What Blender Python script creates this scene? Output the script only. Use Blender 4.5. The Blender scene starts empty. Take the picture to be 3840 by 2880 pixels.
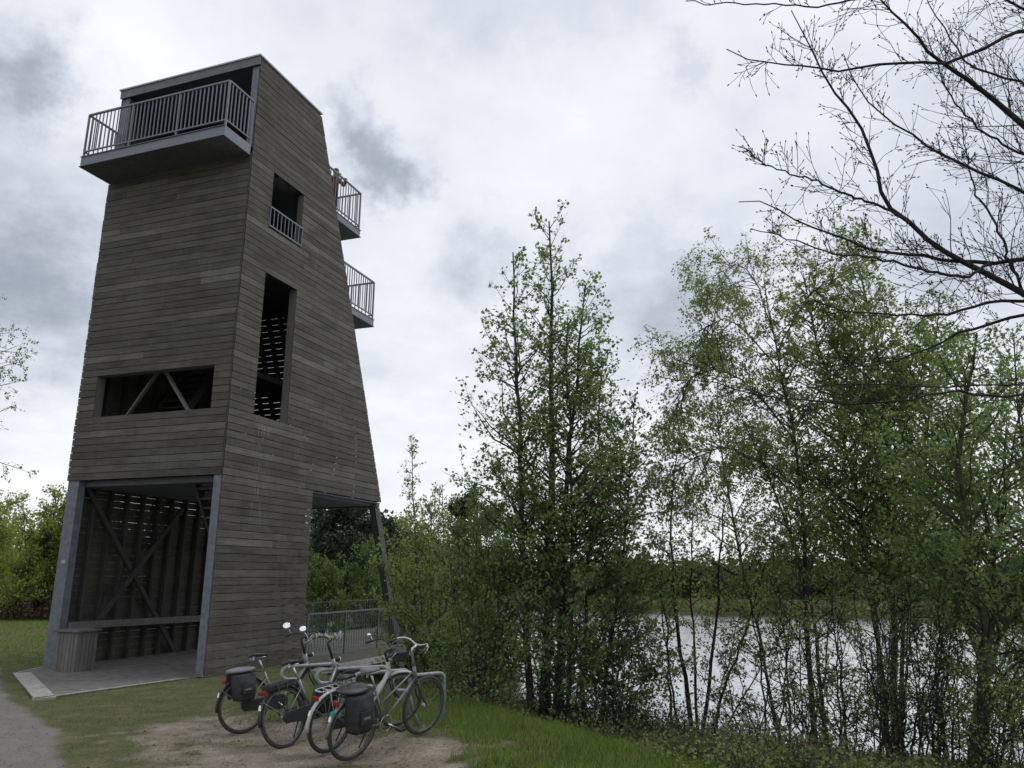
import bpy, math, random
import numpy as np
from mathutils import Matrix, Vector, Euler
random.seed(7); rng = np.random.default_rng(11)
sc = bpy.context.scene
PI = math.pi

# ------------------------------------------------------------------ camera
H = 2.05                                   # eye height
FPX, PITCH, ROLL = 2933.0, 0.2399, -0.0051  # focal length for a 3840 px wide frame
cp, sp = math.cos(PITCH), math.sin(PITCH)
FW = np.array([0, cp, sp]); UP0 = np.array([0, -sp, cp]); RT0 = np.array([1., 0, 0])
RT = RT0*math.cos(ROLL) - UP0*math.sin(ROLL)
UPV = UP0*math.cos(ROLL) + RT0*math.sin(ROLL)
cam = bpy.data.cameras.new('camera'); cam.sensor_width = 36; cam.lens = FPX/3840*36
cam.clip_start = 0.1; cam.clip_end = 4000
camo = bpy.data.objects.new('camera', cam); sc.collection.objects.link(camo)
M = Matrix.Identity(4)
for i in range(3):
    M[i][0] = RT[i]; M[i][1] = UPV[i]; M[i][2] = -FW[i]
M[2][3] = H
camo.matrix_world = M
sc.camera = camo

# ------------------------------------------------------------------ view, world, sun
sc.view_settings.view_transform = 'Standard'; sc.view_settings.look = 'None'
sc.view_settings.exposure = 0.1; sc.view_settings.gamma = 1.0
sc.view_settings.use_curve_mapping = False
sc.cycles.max_bounces = 6; sc.cycles.diffuse_bounces = 4; sc.cycles.transparent_max_bounces = 8
sc.cycles.use_denoising = True
SUN_EL, SUN_AZ = math.radians(60), math.radians(60)   # azimuth measured from +Y towards +X

def raydir(x, y):            # 2212-wide photo pixel to a unit direction
    d = FW + RT*((x*3840/2212-1920)/FPX) - UPV*((y*3840/2212-1440)/FPX)
    return d/np.linalg.norm(d)
def at(x, y, d):             # point on that sight line, d metres in front (along +Y)
    v = raydir(x, y); return np.array([0, 0, H]) + v*(d/v[1])

world = bpy.data.worlds.new('World'); sc.world = world; world.use_nodes = True
nt = world.node_tree; nt.nodes.clear()
class NT:
    def __init__(s, t): s.t = t
    def n(s, kind, **kw):
        nd = s.t.nodes.new(kind)
        for k, v in kw.items():
            if k.startswith('i_'):
                nd.inputs[int(k[2:])].default_value = v
            elif k == 'inp':
                for a, b in v.items(): nd.inputs[a].default_value = b
            else: setattr(nd, k, v)
        return nd
    def l(s, a, b): s.t.links.new(a, b)
    def math(s, op, a, b=None, c=None, clamp=False):
        nd = s.t.nodes.new('ShaderNodeMath'); nd.operation = op; nd.use_clamp = clamp
        for i, q in enumerate((a, b, c)):
            if q is None: continue
            if isinstance(q, (int, float)): nd.inputs[i].default_value = q
            else: s.l(q, nd.inputs[i])
        return nd.outputs[0]
    def mix(s, f, a, b, blend='MIX'):
        nd = s.t.nodes.new('ShaderNodeMix'); nd.data_type = 'RGBA'; nd.blend_type = blend
        for idx, q in ((0, f), (6, a), (7, b)):
            if isinstance(q, (int, float)): nd.inputs[idx].default_value = q
            elif isinstance(q, tuple): nd.inputs[idx].default_value = (*q, 1) if len(q) == 3 else q
            else: s.l(q, nd.inputs[idx])
        return nd.outputs[2]
    def ramp(s, f, stops, interp='LINEAR'):
        nd = s.t.nodes.new('ShaderNodeValToRGB'); nd.color_ramp.interpolation = interp
        el = nd.color_ramp.elements
        while len(el) < len(stops): el.new(0.5)
        for e, (p, c) in zip(el, stops):
            e.position = p; e.color = (*c, 1) if isinstance(c, tuple) else (c, c, c, 1)
        s.l(f, nd.inputs[0]); return nd.outputs[0]
    def noise(s, vec, scale, detail=4, rough=.55, dist=0.0, col=False):
        nd = s.n('ShaderNodeTexNoise'); nd.inputs['Scale'].default_value = scale
        nd.inputs['Detail'].default_value = detail; nd.inputs['Roughness'].default_value = rough
        nd.inputs['Distortion'].default_value = dist
        if vec is not None: s.l(vec, nd.inputs['Vector'])
        return nd.outputs['Color' if col else 'Fac']
W_ = NT(nt)
tc = W_.n('ShaderNodeTexCoord').outputs['Generated']
sky = W_.n('ShaderNodeTexSky'); sky.sky_type = 'NISHITA'; sky.sun_disc = False
sky.sun_elevation = SUN_EL; sky.sun_rotation = SUN_AZ
bg1 = W_.n('ShaderNodeBackground'); bg1.inputs[1].default_value = 0.12; W_.l(sky.outputs[0], bg1.inputs[0])
sep = W_.n('ShaderNodeSeparateXYZ'); W_.l(tc, sep.inputs[0])
zz = W_.math('ADD', W_.math('MAXIMUM', sep.outputs[2], 0.0), 0.22)
px_ = W_.math('DIVIDE', sep.outputs[0], zz); py_ = W_.math('DIVIDE', sep.outputs[1], zz)
cmb = W_.n('ShaderNodeCombineXYZ'); W_.l(px_, cmb.inputs[0]); W_.l(py_, cmb.inputs[1])
n1 = W_.noise(cmb.outputs[0], 1.15, 7, .52, .3)
n2 = W_.noise(cmb.outputs[0], 3.6, 6, .6, .2)
# direction warped by noise, for the individual clouds
wn = W_.noise(tc, 7.5, 7, .66, 0, col=True)
wsub = W_.n('ShaderNodeVectorMath', operation='SUBTRACT'); W_.l(wn, wsub.inputs[0]); wsub.inputs[1].default_value = (.5, .5, .5)
wsc = W_.n('ShaderNodeVectorMath', operation='SCALE'); W_.l(wsub.outputs[0], wsc.inputs[0]); wsc.inputs[3].default_value = .24
wad = W_.n('ShaderNodeVectorMath', operation='ADD'); W_.l(tc, wad.inputs[0]); W_.l(wsc.outputs[0], wad.inputs[1])
tone = W_.math('ADD', W_.math('MULTIPLY', n1, .75), W_.math('MULTIPLY', n2, .25))
n3 = W_.noise(cmb.outputs[0], 9.0, 6, .6, .3)
tone = W_.math('ADD', tone, W_.math('MULTIPLY_ADD', n3, .16, -.08))
tone = W_.math('MULTIPLY_ADD', W_.math('SUBTRACT', tone, .5), 1.65, .665)
CLOUDS = [(55,115,88,-.36),(-60,150,110,-.25),(735,215,55,-.26),(775,310,70,-.30),(830,350,60,-.24),(888,392,50,-.30),(40,680,190,-.30),(160,740,110,-.16),(60,560,90,-.10),
          (990,590,90,-.20),(1060,560,70,-.14),(1400,600,150,-.24),(1270,560,90,-.14),(1540,640,90,-.12),(1470,165,48,-.22),(1780,130,120,-.10),(1120,30,110,-.14),(1600,300,120,-.07),(1720,400,70,-.06),(1290,60,120,-.08),
          (950,330,60,-.07),(650,330,60,.16),(280,70,170,.18),(60,900,170,.16),(330,140,150,.10),(1250,330,220,.07),(1000,750,150,.05),
          (1650,250,220,.09),(900,850,160,.08),(1000,1000,200,.10),(1850,1000,300,.14),(700,60,200,.05),(430,0,160,.05),(1500,760,200,.05),
          (2500,500,300,-.15),(3000,900,350,.10),(-700,500,350,-.15),(-600,1000,300,.12),(1100,-700,380,-.2),(300,-1200,400,.12),(2300,-600,350,-.12)]
for (cx, cy, r, amt) in CLOUDS:
    c = raydir(cx, cy)
    dn = W_.n('ShaderNodeVectorMath', operation='DISTANCE'); W_.l(wad.outputs[0], dn.inputs[0]); dn.inputs[1].default_value = tuple(c)
    mr = W_.n('ShaderNodeMapRange', interpolation_type='SMOOTHSTEP'); W_.l(dn.outputs['Value'], mr.inputs[0])
    mr.inputs[1].default_value = r*1.75/1690; mr.inputs[2].default_value = r*.1/1690
    mr.inputs[3].default_value = 0; mr.inputs[4].default_value = amt*.88
    tone = W_.math('ADD', tone, mr.outputs[0])
hz_ = W_.n('ShaderNodeMapRange', interpolation_type='SMOOTHSTEP'); W_.l(sep.outputs[2], hz_.inputs[0]); hz_.inputs[1].default_value = .30; hz_.inputs[2].default_value = .02; hz_.inputs[3].default_value = 0; hz_.inputs[4].default_value = .16
tone = W_.math('ADD', tone, hz_.outputs[0])
cloudcol = W_.ramp(tone, [(0.0, (.24,.285,.34)), (.22, (.39,.43,.495)), (.45, (.615,.66,.74)), (.66, (.79,.82,.885)), (1.0, (.97,.98,1.0))])
bg2 = W_.n('ShaderNodeBackground'); bg2.inputs[1].default_value = 1.0; W_.l(cloudcol, bg2.inputs[0])
mx = W_.n('ShaderNodeMixShader'); mx.inputs[0].default_value = .93
W_.l(bg1.outputs[0], mx.inputs[1]); W_.l(bg2.outputs[0], mx.inputs[2])
wo = W_.n('ShaderNodeOutputWorld'); W_.l(mx.outputs[0], wo.inputs[0])

sl = bpy.data.lights.new('sun', 'SUN'); sl.energy = 1.0; sl.angle = math.radians(22); sl.color = (1, .96, .9)
so = bpy.data.objects.new('sun', sl); sc.collection.objects.link(so)
sd = Vector((math.cos(SUN_EL)*math.sin(SUN_AZ), math.cos(SUN_EL)*math.cos(SUN_AZ), math.sin(SUN_EL)))
so.rotation_euler = sd.to_track_quat('Z', 'Y').to_euler(); so.location = (0, 0, 40)

# ------------------------------------------------------------------ materials
def mat(name): 
    m = bpy.data.materials.new(name); m.use_nodes = True
    t = m.node_tree; b = t.nodes['Principled BSDF']; return m, NT(t), b
def simple(name, col, rough=.6, metal=0.0, var=.12, scale=14, bump=0.0, spec=.5):
    m, T, b = mat(name); c = T.n('ShaderNodeTexCoord').outputs['Object']
    f = T.noise(c, scale, 5, .6)
    lo = tuple(max(0, x*(1-var*2.2)) for x in col); hi = tuple(min(1, x*(1+var*2.2)) for x in col)
    T.l(T.ramp(f, [(.25, lo), (.75, hi)]), b.inputs['Base Color'])
    T.l(T.math('MULTIPLY_ADD', f, .25, rough-.12, clamp=True), b.inputs['Roughness'])
    b.inputs['Metallic'].default_value = metal; b.inputs['Specular IOR Level'].default_value = spec
    if bump:
        bp = T.n('ShaderNodeBump'); bp.inputs['Strength'].default_value = bump; bp.inputs['Distance'].default_value = .01
        T.l(T.noise(c, scale*6, 4, .6), bp.inputs['Height']); T.l(bp.outputs[0], b.inputs['Normal'])
    return m
def wood(name, cols, axis='x', randamt=1.0, stain=.5, rough=.85):
    """weathered boards: every board its own tone, grain along it, streaky stains across the facade"""
    m, T, b = mat(name); c = T.n('ShaderNodeTexCoord').outputs['Object']
    oi = T.n('ShaderNodeObjectInfo'); geo = T.n('ShaderNodeNewGeometry')
    r = T.math('FRACT', T.math('ADD', oi.outputs['Random'], geo.outputs['Random Per Island']))
    mp = T.n('ShaderNodeMapping'); T.l(c, mp.inputs[0])
    S = {'x': (1.2, 1.2, 34), 'z': (30, 30, 1.2)}[axis]; mp.inputs['Scale'].default_value = S
    off = T.n('ShaderNodeCombineXYZ'); T.l(T.math('MULTIPLY', r, 37.0), off.inputs[0]); T.l(T.math('MULTIPLY', r, 11.0), off.inputs[2])
    T.l(off.outputs[0], mp.inputs['Location'])
    grain = T.noise(mp.outputs[0], 1.6, 6, .65)
    base = T.ramp(r, [(i/(len(cols)-1), q) for i, q in enumerate(cols)])
    g = T.ramp(grain, [(.25, .55), (.5, .95), (.8, 1.35)])
    col = T.mix(1.0, base, g, 'MULTIPLY')
    mp2 = T.n('ShaderNodeMapping'); T.l(c, mp2.inputs[0]); mp2.inputs['Scale'].default_value = (.75, .75, 2.2); off2 = T.n('ShaderNodeCombineXYZ'); T.l(T.math('MULTIPLY', r, .9), off2.inputs[0]); T.l(T.math('MULTIPLY', r, .9), off2.inputs[1]); T.l(off2.outputs[0], mp2.inputs['Location'])
    st = T.noise(mp2.outputs[0], 1.1, 5, .62, .4)
    col = T.mix(stain, col, T.ramp(st, [(.32, (.58,.545,.51)), (.5, (1,1,1)), (.7, (1.3,1.29,1.25))]), 'MULTIPLY')
    mp3 = T.n('ShaderNodeMapping'); T.l(c, mp3.inputs[0]); mp3.inputs['Scale'].default_value = (9, 9, .6)
    st2 = T.noise(mp3.outputs[0], 1.0, 4, .6)
    col = T.mix(stain*.6, col, T.ramp(st2, [(.3, .84), (.55, 1.0), (.75, 1.18)]), 'MULTIPLY')
    if axis == 'x' and stain > .7:      # pale drip marks on the side facade
        sx_ = T.n('ShaderNodeSeparateXYZ'); T.l(c, sx_.inputs[0])
        def win(o_, a_, b_, w_):
            r1 = T.n('ShaderNodeMapRange', interpolation_type='SMOOTHSTEP'); T.l(o_, r1.inputs[0]); r1.inputs[1].default_value = a_-w_; r1.inputs[2].default_value = a_+w_
            r2 = T.n('ShaderNodeMapRange', interpolation_type='SMOOTHSTEP'); T.l(o_, r2.inputs[0]); r2.inputs[1].default_value = b_+w_; r2.inputs[2].default_value = b_-w_
            return T.math('MULTIPLY', r1.outputs[0], r2.outputs[0])
        mk = T.math('MULTIPLY', T.math('MULTIPLY', win(sx_.outputs[1], .95, 1.6, .15), win(sx_.outputs[2], 3.1, 5.9, .4)), win(sx_.outputs[0], -.05, .1, .01))
        mp4 = T.n('ShaderNodeMapping'); T.l(c, mp4.inputs[0]); mp4.inputs['Scale'].default_value = (1, 24, 2.2)
        sm_ = T.ramp(T.noise(mp4.outputs[0], 1.0, 4, .65), [(.52, 0.0), (.66, 1.0)])
        col = T.mix(T.math('MULTIPLY', T.math('MULTIPLY', mk, sm_), .55), col, (.26,.26,.24))
    fine = T.noise(c, 90, 3, .7)
    col = T.mix(.5, col, T.ramp(fine, [(.3, .7), (.7, 1.3)]), 'MULTIPLY')
    T.l(col, b.inputs['Base Color']); b.inputs['Roughness'].default_value = rough
    b.inputs['Specular IOR Level'].default_value = .25
    bp = T.n('ShaderNodeBump'); bp.inputs['Strength'].default_value = .5; bp.inputs['Distance'].default_value = .006
    T.l(grain, bp.inputs['Height']); T.l(bp.outputs[0], b.inputs['Normal'])
    return m
def leafmat(name, cols, trans=.45):
    m, T, b = mat(name); geo = T.n('ShaderNodeNewGeometry'); c = T.n('ShaderNodeTexCoord').outputs['Object']
    r = geo.outputs['Random Per Island']; n = T.noise(c, 1.3, 3, .5)
    f = T.math('ADD', T.math('MULTIPLY', r, .6), T.math('MULTIPLY_ADD', n, 1.4, -.45), clamp=True)
    col = T.ramp(f, [(i/(len(cols)-1), q) for i, q in enumerate(cols)])
    T.l(col, b.inputs['Base Color']); b.inputs['Roughness'].default_value = .42; b.inputs['Specular IOR Level'].default_value = .35
    tr = T.n('ShaderNodeBsdfTranslucent'); T.l(T.mix(1.0, col, (1.25, 1.32, .78), 'MULTIPLY'), tr.inputs[0])
    mxs = T.n('ShaderNodeMixShader'); mxs.inputs[0].default_value = trans
    T.l(b.outputs[0], mxs.inputs[1]); T.l(tr.outputs[0], mxs.inputs[2])
    T.l(mxs.outputs[0], T.t.nodes['Material Output'].inputs[0]); return m

M_plank = wood('weathered_plank', [(0.078,0.074,0.066),(0.097,0.090,0.077),(0.087,0.080,0.069),(0.118,0.112,0.099),(0.084,0.079,0.070),(0.103,0.093,0.080),(0.144,0.137,0.121)], 'x', stain=.75)
M_clad = wood('weathered_cladding', [(0.068,0.064,0.059),(0.096,0.088,0.078),(0.084,0.080,0.074)], 'x', stain=.5)
M_beam = wood('grey_beam', [(.13,.125,.118),(.17,.165,.155),(.15,.14,.13)], 'z', stain=.3)
M_dsteel = simple('dark_weathered_leg', (.055,.062,.064), .6, 0, .2, 9, .2)
M_zinc = simple('pale_zinc_edge', (.36,.37,.385), .5, .2, .1, 8, .1)
M_fascia = simple('grey_fascia_panel', (.15,.155,.16), .75, 0, .12, 6, .2)
M_inner = wood('shade_toned_inner_timber', [(0.053,0.049,0.046),(0.075,0.071,0.068),(0.064,0.060,0.057)], 'z', stain=.4)  # beam timber in a darker tone, interior shade put into the colour
M_steel = simple('bluegrey_coated_post', (.115,.132,.155), .5, .0, .2, 7, .15)
M_rail = simple('grey_painted_rail', (.17,.185,.215), .5, .1, .08, 20)
M_galv = simple('galvanised_tube', (.23,.25,.255), .5, .2, .18, 22, .1)
M_conc = simple('pale_concrete', (.30,.29,.27), .9, 0, .18, 9, .4)
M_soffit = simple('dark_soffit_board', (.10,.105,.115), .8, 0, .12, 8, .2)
M_jetty = wood('jetty_wood', [(.12,.115,.105),(.16,.155,.14)], 'x', stain=.3)
M_fadedgrn = simple('faded_green_rail', (.075,.10,.094), .5, .2, .1, 20)
M_bark = simple('dark_bark', (.055,.05,.04), .9, 0, .35, 16, .6, .2)
M_bark2 = simple('mossy_bark', (.075,.078,.045), .9, 0, .4, 12, .6, .2)
M_twig = simple('grey_twig_bark', (.06,.056,.055), .85, 0, .25, 25, .2, .2)
M_dtwig = simple('dark_limb_bark', (.035,.033,.034), .9, 0, .3, 18, .5, .2)
M_leafA = leafmat('alder_leaf', [(0.072,0.110,0.046),(0.125,0.193,0.075),(0.194,0.273,0.105),(0.272,0.345,0.148)], .5)
M_leafB = leafmat('birch_leaf', [(0.099,0.140,0.048),(0.158,0.215,0.073),(0.222,0.280,0.095),(0.290,0.339,0.133)], .55)
M_leafD = leafmat('dark_understory_leaf', [(0.061,0.083,0.035),(0.103,0.136,0.053),(0.149,0.180,0.069),(0.214,0.231,0.110)], .45)
M_leafW = leafmat('willow_leaf', [(0.126,0.172,0.040),(0.205,0.260,0.063),(0.299,0.350,0.087),(0.347,0.396,0.126)], .4)
M_leafG = leafmat('fresh_green_leaf', [(0.053,0.099,0.021),(0.097,0.155,0.035),(0.141,0.211,0.053)], .45)
M_pine = leafmat('pine_needles', [(0.019,0.036,0.022),(0.031,0.055,0.034),(0.046,0.072,0.046)], .15)
M_far = leafmat('far_tree_foliage', [(0.033,0.047,0.019),(0.056,0.072,0.027),(0.089,0.101,0.041)], .2)
M_reed = leafmat('reed_and_sedge', [(0.078,0.085,0.033),(0.130,0.130,0.052),(0.221,0.195,0.104)], .3)
M_dry = leafmat('dry_leaf', [(.05,.035,.02),(.09,.06,.035),(.12,.085,.05)], .3)
M_blade = leafmat('grass_blade', [(0.065,0.121,0.021),(0.111,0.185,0.034),(0.166,0.242,0.051),(0.222,0.258,0.085)], .4)
M_lawn = leafmat('worn_grass_blade', [(0.068,0.095,0.027),(0.108,0.135,0.041),(0.149,0.162,0.061),(0.203,0.189,0.108)], .35)
M_black = simple('black_plastic', (.018,.019,.021), .5, 0, .2, 30)
M_tyre = simple('dusty_tyre_rubber', (.045,.042,.038), .85, 0, .25, 40, .3)
M_rim = simple('dull_alloy_rim', (.13,.13,.13), .5, .5, .2, 40)
M_alu = simple('brushed_alloy', (.50,.51,.52), .35, .7, .1, 30)
M_silver = simple('silver_frame_paint', (.19,.20,.21), .35, .45, .06, 15)
M_white = simple('white_paint', (.46,.46,.45), .4, 0, .05, 20)
M_darkf = simple('dark_grey_frame_paint', (.05,.052,.056), .35, .2, .1, 20)
M_fabric = simple('black_pannier_fabric', (.028,.028,.03), .75, 0, .25, 18, .5)
M_lidgrey = simple('grey_pannier_lid', (.16,.155,.17), .8, 0, .12, 14, .3)
M_vinyl = simple('glossy_black_vinyl', (.03,.031,.035), .3, 0, .2, 10, .7)
M_red = simple('red_lens', (.26,.008,.006), .25, 0, .15, 30)
M_green = simple('green_sticker', (.02,.25,.17), .5, 0, .05, 30)
M_mirror, T_, b_ = mat('mirror_glass'); b_.inputs['Metallic'].default_value = 1; b_.inputs['Roughness'].default_value = .06; b_.inputs['Base Color'].default_value = (.9,.9,.92,1)
M_refl = simple('white_reflector', (.85,.86,.85), .25, 0, .02, 30)
M_skin = simple('skin', (.50,.30,.22), .55, 0, .06, 12)
M_shirt = simple('reddish_brown_jacket', (.10,.05,.045), .8, 0, .12, 20)
M_trous = simple('dark_trousers', (.03,.035,.05), .8, 0, .12, 20)
M_hair = simple('grey_brown_hair', (.11,.08,.06), .7, 0, .2, 30)
M_petal = simple('lilac_flower', (.55,.48,.66), .6, 0, .15, 60)
M_petal2 = simple('lime_flower', (.30,.48,.08), .6, 0, .15, 60)

# ------------------------------------------------------------------ helpers
col = sc.collection
def tag(o, label=None, cat=None, group=None, kind=None):
    if label: o['label'] = label
    if cat: o['category'] = cat
    if group: o['group'] = group
    if kind: o['kind'] = kind
    return o
def empty(name, loc=(0,0,0), rz=0, label=None, cat=None, group=None, rot=None):
    o = bpy.data.objects.new(name, None); col.objects.link(o); o.location = loc
    o.rotation_euler = rot if rot else (0, 0, rz); o.empty_display_size = .2
    return tag(o, label, cat, group)
def np_mesh(name, V, F, smooth=False):
    """V (n,3); F list of int arrays (m,3) or (m,4)"""
    me = bpy.data.meshes.new(name); V = np.asarray(V, np.float32)
    me.vertices.add(len(V)); me.vertices.foreach_set('co', V.ravel())
    F = [np.asarray(f, np.int32) for f in F if len(f)]
    idx = np.concatenate([f.ravel() for f in F]); cnt = np.concatenate([np.full(len(f), f.shape[1], np.int32) for f in F])
    st = np.concatenate([[0], np.cumsum(cnt)[:-1]]).astype(np.int32)
    me.loops.add(len(idx)); me.loops.foreach_set('vertex_index', idx)
    me.polygons.add(len(cnt)); me.polygons.foreach_set('loop_start', st); me.polygons.foreach_set('loop_total', cnt)
    me.polygons.foreach_set('use_smooth', np.full(len(cnt), bool(smooth)))
    me.update(calc_edges=True); return me
def link(name, me, m, parent=None, **kw):
    o = bpy.data.objects.new(name, me); col.objects.link(o)
    if m: me.materials.append(m)
    if parent: o.parent = parent
    return tag(o, **kw)
class MB:
    def __init__(s): s.v = []; s.f3 = []; s.f4 = []; s.n = 0
    def add(s, V, F):
        V = np.asarray(V, float)
        for f in F:
            f = [i+s.n for i in f]
            if len(f) == 3: s.f3.append(f)
            elif len(f) == 4: s.f4.append(f)
            else:
                for i in range(1, len(f)-1): s.f3.append([f[0], f[i], f[i+1]])
        s.v.append(V); s.n += len(V); return s
    def hexa(s, P):     # 8 points: 4 bottom, 4 top, same winding
        return s.add(P, [(3,2,1,0),(4,5,6,7),(0,1,5,4),(1,2,6,5),(2,3,7,6),(3,0,4,7)])
    def box(s, x0, x1, y0, y1, z0, z1):
        return s.hexa([(x0,y0,z0),(x1,y0,z0),(x1,y1,z0),(x0,y1,z0),(x0,y0,z1),(x1,y0,z1),(x1,y1,z1),(x0,y1,z1)])
    def bar(s, a, b, w, h, up=(0,0,1)):
        a = np.array(a, float); b = np.array(b, float); t = b-a; t /= np.linalg.norm(t)
        up = np.array(up, float)
        if abs(up@t) > .97: up = np.array([0,1.,0])
        x = np.cross(t, up); x /= np.linalg.norm(x); y = np.cross(x, t)
        P = []
        for e in (a, b):
            for sx, sy in ((-1,-1),(1,-1),(1,1),(-1,1)): P.append(e+x*sx*w/2+y*sy*h/2)
        return s.add(P, [(0,1,2,3),(7,6,5,4),(1,0,4,5),(2,1,5,6),(3,2,6,7),(0,3,7,4)])
    def tube(s, pts, r, n=8, closed=False):
        pts = np.array(pts, float); P = len(pts); r = np.full(P, r) if np.isscalar(r) else np.array(r, float)
        T = np.gradient(pts, axis=0) if not closed else np.roll(pts,-1,0)-np.roll(pts,1,0)
        T /= np.linalg.norm(T, axis=1)[:,None]+1e-9
        ref = np.array([0,0,1.]) if abs(T[0,2]) < .8 else np.array([0,1.,0])
        V = []
        x = np.cross(T[0], ref); x /= np.linalg.norm(x)
        for i in range(P):
            x = x - T[i]*(x@T[i]); x /= np.linalg.norm(x)+1e-9; y = np.cross(T[i], x)
            for k in range(n):
                a = 2*PI*k/n; V.append(pts[i]+(x*math.cos(a)+y*math.sin(a))*r[i])
        F = []
        for i in range(P if closed else P-1):
            j = (i+1) % P
            for k in range(n):
                k2 = (k+1) % n; F.append((i*n+k, i*n+k2, j*n+k2, j*n+k))
        if not closed:
            F.append(tuple(range(n))[::-1]); F.append(tuple((P-1)*n+k for k in range(n)))
        return s.add(V, F)
    def ellipsoid(s, c, r, nu=10, nv=6, M=None):
        V = []; F = []
        for i in range(nv+1):
            th = PI*i/nv
            for j in range(nu):
                ph = 2*PI*j/nu; p = np.array([math.sin(th)*math.cos(ph)*r[0], math.sin(th)*math.sin(ph)*r[1], math.cos(th)*r[2]])
                if M is not None: p = M@p
                V.append(p+np.array(c))
        for i in range(nv):
            for j in range(nu):
                j2 = (j+1)%nu; F.append((i*nu+j, (i+1)*nu+j, (i+1)*nu+j2, i*nu+j2))
        return s.add(V, F)
    def obj(s, name, m, parent=None, smooth=False, **kw):
        V = np.concatenate(s.v); me = np_mesh(name, V, [np.array(f) for f in (s.f3, s.f4) if f], smooth)
        return link(name, me, m, parent, **kw)
def bevel(o, w=.004, seg=1):
    b = o.modifiers.new('bevel', 'BEVEL'); b.width = w; b.segments = seg; b.limit_method = 'ANGLE'; return o

def norm(a): return a/(np.linalg.norm(a, axis=-1, keepdims=True)+1e-9)
def rperp(t):
    r = norm(rng.normal(size=t.shape)); return norm(np.cross(t, r))
def polyl(start, d, L, P, wob, up):
    pts = [start]; d = norm(d); st = (L/(P-1))[:,None]
    upv = np.zeros_like(d)
    for k in range(P-1):
        pts.append(pts[-1]+d*st); upv[:,2] = up
        d = norm(d+rng.normal(size=d.shape)*wob+upv)
    return np.stack(pts, 1)
def tubes_np(pts, r0, r1, n):
    N, P, _ = pts.shape
    T = norm(np.gradient(pts, axis=1)); ref = np.tile(np.array([.31,.17,.93]), (N,P,1))
    X = norm(np.cross(T, ref)); Y = np.cross(T, X)
    a = 2*PI*np.arange(n)/n; rr = (r0[:,None]+(r1-r0)[:,None]*np.linspace(0,1,P)[None,:])
    V = pts[:,:,None,:]+(X[:,:,None,:]*np.cos(a)[None,None,:,None]+Y[:,:,None,:]*np.sin(a)[None,None,:,None])*rr[:,:,None,None]
    base = (np.arange(N)*P*n)[:,None,None]; i = np.arange(P-1)[None,:,None]*n; k = np.arange(n)[None,None,:]; k2 = (k+1)%n
    F = np.stack([base+i+k, base+i+k2, base+i+n+k2, base+i+n+k], -1).reshape(-1,4)
    return V.reshape(-1,3), F
def leaves_np(p, a, nrm, s):
    w = norm(np.cross(nrm, a)); n = np.cross(a, w); s = s[:,None]
    V = np.stack([p, p+a*s*.42+w*s*.40+n*s*.10, p+a*s, p+a*s*.42-w*s*.40+n*s*.10], 1).reshape(-1,3)
    b = np.arange(len(p))[:,None]*4
    return V, np.concatenate([b+np.array([[0,1,2]]), b+np.array([[0,2,3]])])
class NB:
    def __init__(s): s.V = []; s.F = []; s.n = 0
    def add(s, V, F): s.V.append(V); s.F.append(F+s.n); s.n += len(V)
    def obj(s, name, m, parent=None, smooth=False, **kw):
        V = np.concatenate(s.V); f3 = [f for f in s.F if f.shape[1] == 3]; f4 = [f for f in s.F if f.shape[1] == 4]
        return link(name, np_mesh(name, V, [np.concatenate(x) for x in (f3, f4) if x], smooth), m, parent, **kw)
def sample(pts, pid, t):
    P = pts.shape[1]; f = t*(P-1); i = np.minimum(f.astype(int), P-2); fr = (f-i)[:,None]
    a = pts[pid,i]; b = pts[pid,i+1]; return a*(1-fr)+b*fr, norm(b-a)
def resample(pl, P):
    pl = np.array(pl, float); d = np.concatenate([[0], np.cumsum(np.linalg.norm(np.diff(pl,axis=0),axis=1))])
    t = np.linspace(0, d[-1], P); q = np.stack([np.interp(t, d, pl[:,i]) for i in range(3)], 1)
    k = q.copy()
    k[1:-1] = (q[:-2]+2*q[1:-1]+q[2:])/4
    return k
def put_leaves(nb, pts, per, size, spread=.03, droop=0.0, tmin=.15, flat=.7):
    N = len(pts)
    if N == 0: return
    pid = np.repeat(np.arange(N), per); t = rng.uniform(tmin, 1, len(pid))
    p, tg = sample(pts, pid, t)
    a = norm(rng.normal(size=p.shape)+tg*.7+np.array([0,0,-droop])); nn = norm(rng.normal(size=p.shape)*(1-flat*.6)+np.array([0,0,flat]))
    p = p+rng.normal(size=p.shape)*spread
    V, F = leaves_np(p, a, nn, size*rng.uniform(.6,1.25,len(pid))); nb.add(V, F)

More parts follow.
